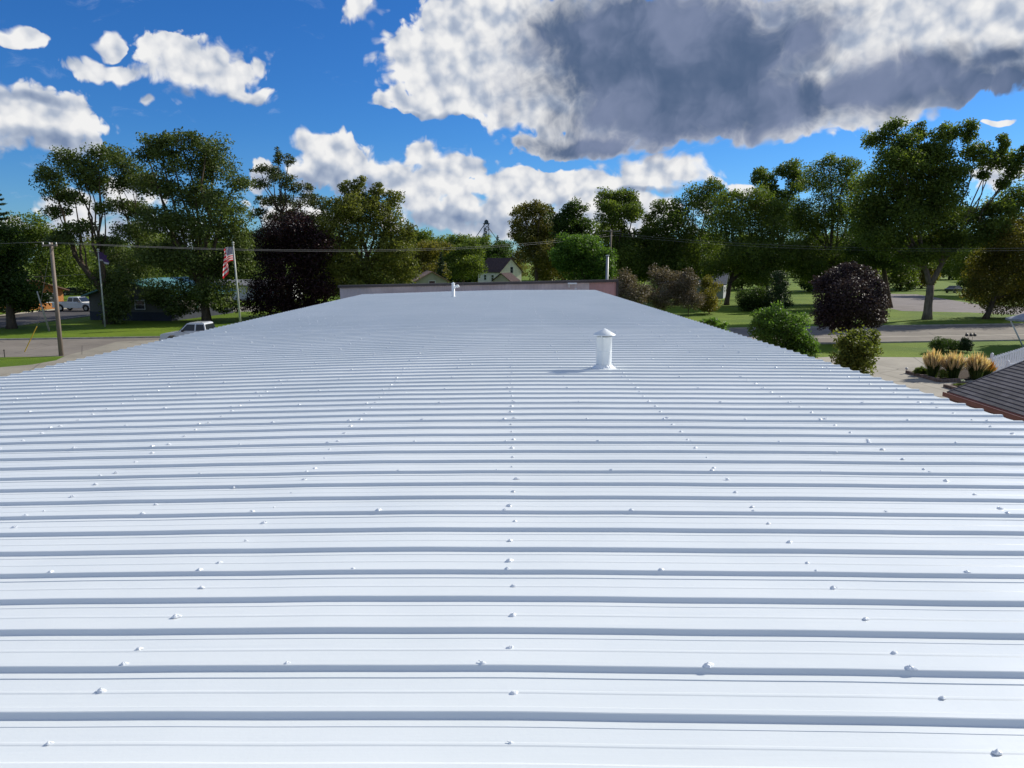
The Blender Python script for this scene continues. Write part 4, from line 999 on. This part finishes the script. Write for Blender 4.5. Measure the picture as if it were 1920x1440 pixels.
GB = leaf_mat('grass_blade', (.03,.055,.014), (.09,.13,.03), .3); PL = leaf_mat('grass_plume', (.58,.43,.27), (.86,.70,.50), .45); PL2 = leaf_mat('grass_plume_orange', (.45,.20,.04), (.62,.33,.08), .45)
def strips(P0_, P1_, P2_, w0, w1, w2):
    # two-segment ribbons -> quads
    n = len(P0_); D = RNG.normal(size=(n,3)); D[:, 2] *= .1; D /= np.linalg.norm(D, axis=1)[:, None]
    V = np.empty((n, 2, 4, 3)); V[:,0,0] = P0_-D*w0; V[:,0,1] = P0_+D*w0; V[:,0,2] = P1_+D*w1; V[:,0,3] = P1_-D*w1
    V[:,1,0] = P1_-D*w1; V[:,1,1] = P1_+D*w1; V[:,1,2] = P2_+D*w2; V[:,1,3] = P2_-D*w2
    return V.reshape(-1, 3), 2*n
def plume_grass(label, px, py, hgt, wid, pm, group, nb_=900, npl=210):
    b0 = gpt(px, py); o = thing('ornamental_grass', label, 'ornamental grass', b0, 0, group)
    a = RNG.uniform(0, 2*PI, nb_); r = np.abs(RNG.normal(0, .14, nb_))*wid; h = hgt*RNG.uniform(.45, .85, nb_); sp = RNG.uniform(.15, 1., nb_)*wid*.85
    d = np.stack([np.cos(a), np.sin(a)], 1); A0 = np.stack([d[:,0]*r, d[:,1]*r, 0*r], 1)
    A1 = A0+np.stack([d[:,0]*sp*.35, d[:,1]*sp*.35, h*.65], 1); A2 = A0+np.stack([d[:,0]*sp, d[:,1]*sp, h*(1-.30*sp/wid)], 1)
    V, n_ = strips(A0, A1, A2, .014, .012, .003); quads('foliage', V, n_, GB, o, np.clip(RNG.normal(.45,.25,n_),0,1))
    a = RNG.uniform(0, 2*PI, npl); sp = np.sqrt(RNG.random(npl))*wid*1.0; h = hgt*RNG.uniform(.72, 1.06, npl)*(1-.30*(sp/wid)**2); d = np.stack([np.cos(a), np.sin(a)], 1)
    B1 = np.stack([d[:,0]*sp*.62, d[:,1]*sp*.62, h*.60], 1); B2 = np.stack([d[:,0]*sp*.82, d[:,1]*sp*.82, h*.8], 1); B3 = np.stack([d[:,0]*sp*1.05, d[:,1]*sp*1.05, h], 1)
    V1, n1 = strips(B1, B2, B3, .010, .030, .004); V2, n2 = strips(B1, B2, B3, .010, .030, .004)
    quads('plumes', np.concatenate([V1, V2]), n1+n2, pm, o, np.clip(RNG.normal(.5,.3,n1+n2),0,1))
    B0 = B1*np.array((.15,.15,0)); V, n_ = strips(B0, (B0+B1)/2, B1, .006,.005,.004); quads('stalks', V, n_, GB, o, np.full(n_, .9))
    return o
gp_ = 'tan plumed grasses in the bed'
plume_grass('tan plumed ornamental grass clump nearest the driveway', 1748, 709, 1.72, .66, PL, gp_)
plume_grass('middle tan plumed ornamental grass clump', 1786, 711, 1.66, .70, PL, gp_)
plume_grass('tan plumed ornamental grass clump nearest the white fence', 1829, 712, 1.60, .72, PL, gp_)
plume_grass('shorter orange tinted plumed grass beside the white fence', 1849, 708, 1.05, .55, PL2, gp_, 600, 140)
def lowbush(label, px, py, rx, ry, n, leaf, mt, name='low_shrub'):
    b0 = gpt(px, py); return tree(name, label, 'shrub', b0.y, px, [(px-rx*.4, py-ry, rx*.6, ry), (px+rx*.4, py-ry*.9, rx*.6, ry*.9), (px, py-ry*1.3, rx*.5, ry*.8)], n, leaf, mt, .03, fork=.2, fill=.5, base_y=py, twigs=False)
lowbush('low round green shrub left of the tan plumed grasses', 1729, 706, 15, 9, 3500, .035, 'mid')
lowbush('small green shrub between the first and middle plumed grasses', 1768, 712, 10, 10, 2500, .03, 'bright')
lowbush('low dark spreading shrub on the shaded lawn behind the plumed grasses', 1778, 660, 38, 12, 7000, .05, 'dark')
lowbush('darker tall leafed plant at the right end of the spreading shrub', 1812, 661, 13, 14, 2500, .05, 'spruce')
lowbush('flat green plant in the small bed by the shingled roof', 1803, 727, 16, 4, 1500, .03, 'mid')
# nodding dark flower heads on stems
for i, px in enumerate((1805, 1813, 1820)):
    b0 = gpt(px, 660); o = thing('seed_head', ('leftmost','middle','rightmost')[i]+' of three dark nodding flower heads above the spreading shrub', 'flower', b0, 0, 'dark nodding flower heads')
    MB().tube([(0,0,0),(.02,0,1.0),(.10,0,1.42),(.18,0,1.34)], .012, 5).build('stem', L_['dark'], o); MB().lathe([(.02,.1),(.09,.05),(.12,-.05),(.05,-.12)], (.18,0,1.26), 10).build('bloom', TRIM, o)
b0 = gpt(1804, 726); o = thing('white_flower', 'single pale flowering plant in the small bed', 'flower', b0)
MB().tube([(0,0,0),(.0,0,.32)], .01, 5).build('stem', L_['bright'], o); m = MB()
for k in range(7): m.tube([(0,0,.34),(.09*math.cos(k*.9),.09*math.sin(k*.9),.36+.03*(k%2))], [.015,.035], 6)
m.build('petals', bsdf_mat('petal', (.7,.72,.45), .7), o)
b0 = gpt(1699, 701); o = thing('garden_light', 'tiny garden light at the corner of the stone edging', 'garden light', b0)
MB().tube([(0,0,0),(0,0,.28)], .012, 6).build('stake', TRIM, o); MB().lathe([(.02,.26),(.07,.27),(.07,.33),(.09,.34),(.0,.39)], (0,0,0), 12).build('lamp_head', INS, o)
# white picket fences
FW = bsdf_mat('fence_white', (.76,.77,.80), .6, .3, var=.06)
def fence(label, a_, b_, h):
    a_, b_ = Vector(a_), Vector(b_); o = thing('picket_fence', label, 'fence', a_); d = b_-a_; L = d.length; u_ = d.normalized(); nn = Vector((-u_.y, u_.x, 0))
    m = MB(); m.bar((0,0,h*.22), tuple(d+Vector((0,0,h*.22))), .04, .09); m.build('rail', FW, o); m = MB(); m.bar((0,0,h*.86), tuple(d+Vector((0,0,h*.86))), .04, .09); m.build('rail', FW, o)
    n = min(80, int(L/.55))
    for i in range(1, n):
        p = d*(i/n)+nn*-.035; m = MB(); m.bar((p.x,p.y,.08), (p.x,p.y,h*.97), .12, .022); m.build('picket', FW, o)
    for f in (0, .5, 1):
        p = d*f; m = MB(); m.box((p.x,p.y,h*.54), (.13,.13,h*1.08)); m.lathe([(.09,0),(.09,.03),(.0,.10)], (p.x,p.y,h*1.08), 4); m.build('post', FW, o)
fence('white picket fence running back from the plumed grasses', gpt(1856,704), gpt(1990,657), 1.15)
fence('shorter white picket fence section in front of the longer one', gpt(1887,706), gpt(2010,698), .8)
# patio umbrella
ub = gpt(1919, 652); ut = dpt(1893, 597, ub.y); o = thing('patio_umbrella', 'grey patio umbrella with slanting white pole at the right edge', 'umbrella', ub)
MB().tube([(0,0,0), ut-ub], .055, 8).build('pole', bsdf_mat('umb_pole', (.75,.75,.75), .4), o, smooth=True)
m = MB(); c = ut-ub+Vector((1.15,.0,-.02)); n = 8; vs = [(c.x, c.y, c.z+.42)]
for k in range(n): vs.append((c.x+1.25*math.cos(2*PI*k/n), c.y+1.25*math.sin(2*PI*k/n), c.z))
for k in range(n): vs.append((c.x+1.25*math.cos(2*PI*k/n), c.y+1.25*math.sin(2*PI*k/n), c.z-.14))
m.add(vs, [(0, 1+k, 1+(k+1)%n) for k in range(n)]+[(1+k, 1+(k+1)%n, 1+n+(k+1)%n, 1+n+k) for k in range(n)])
w = m.build('canopy', bsdf_mat('umb_cloth', (.30,.31,.34), .8), o); w.modifiers.new('t','SOLIDIFY').thickness = .01
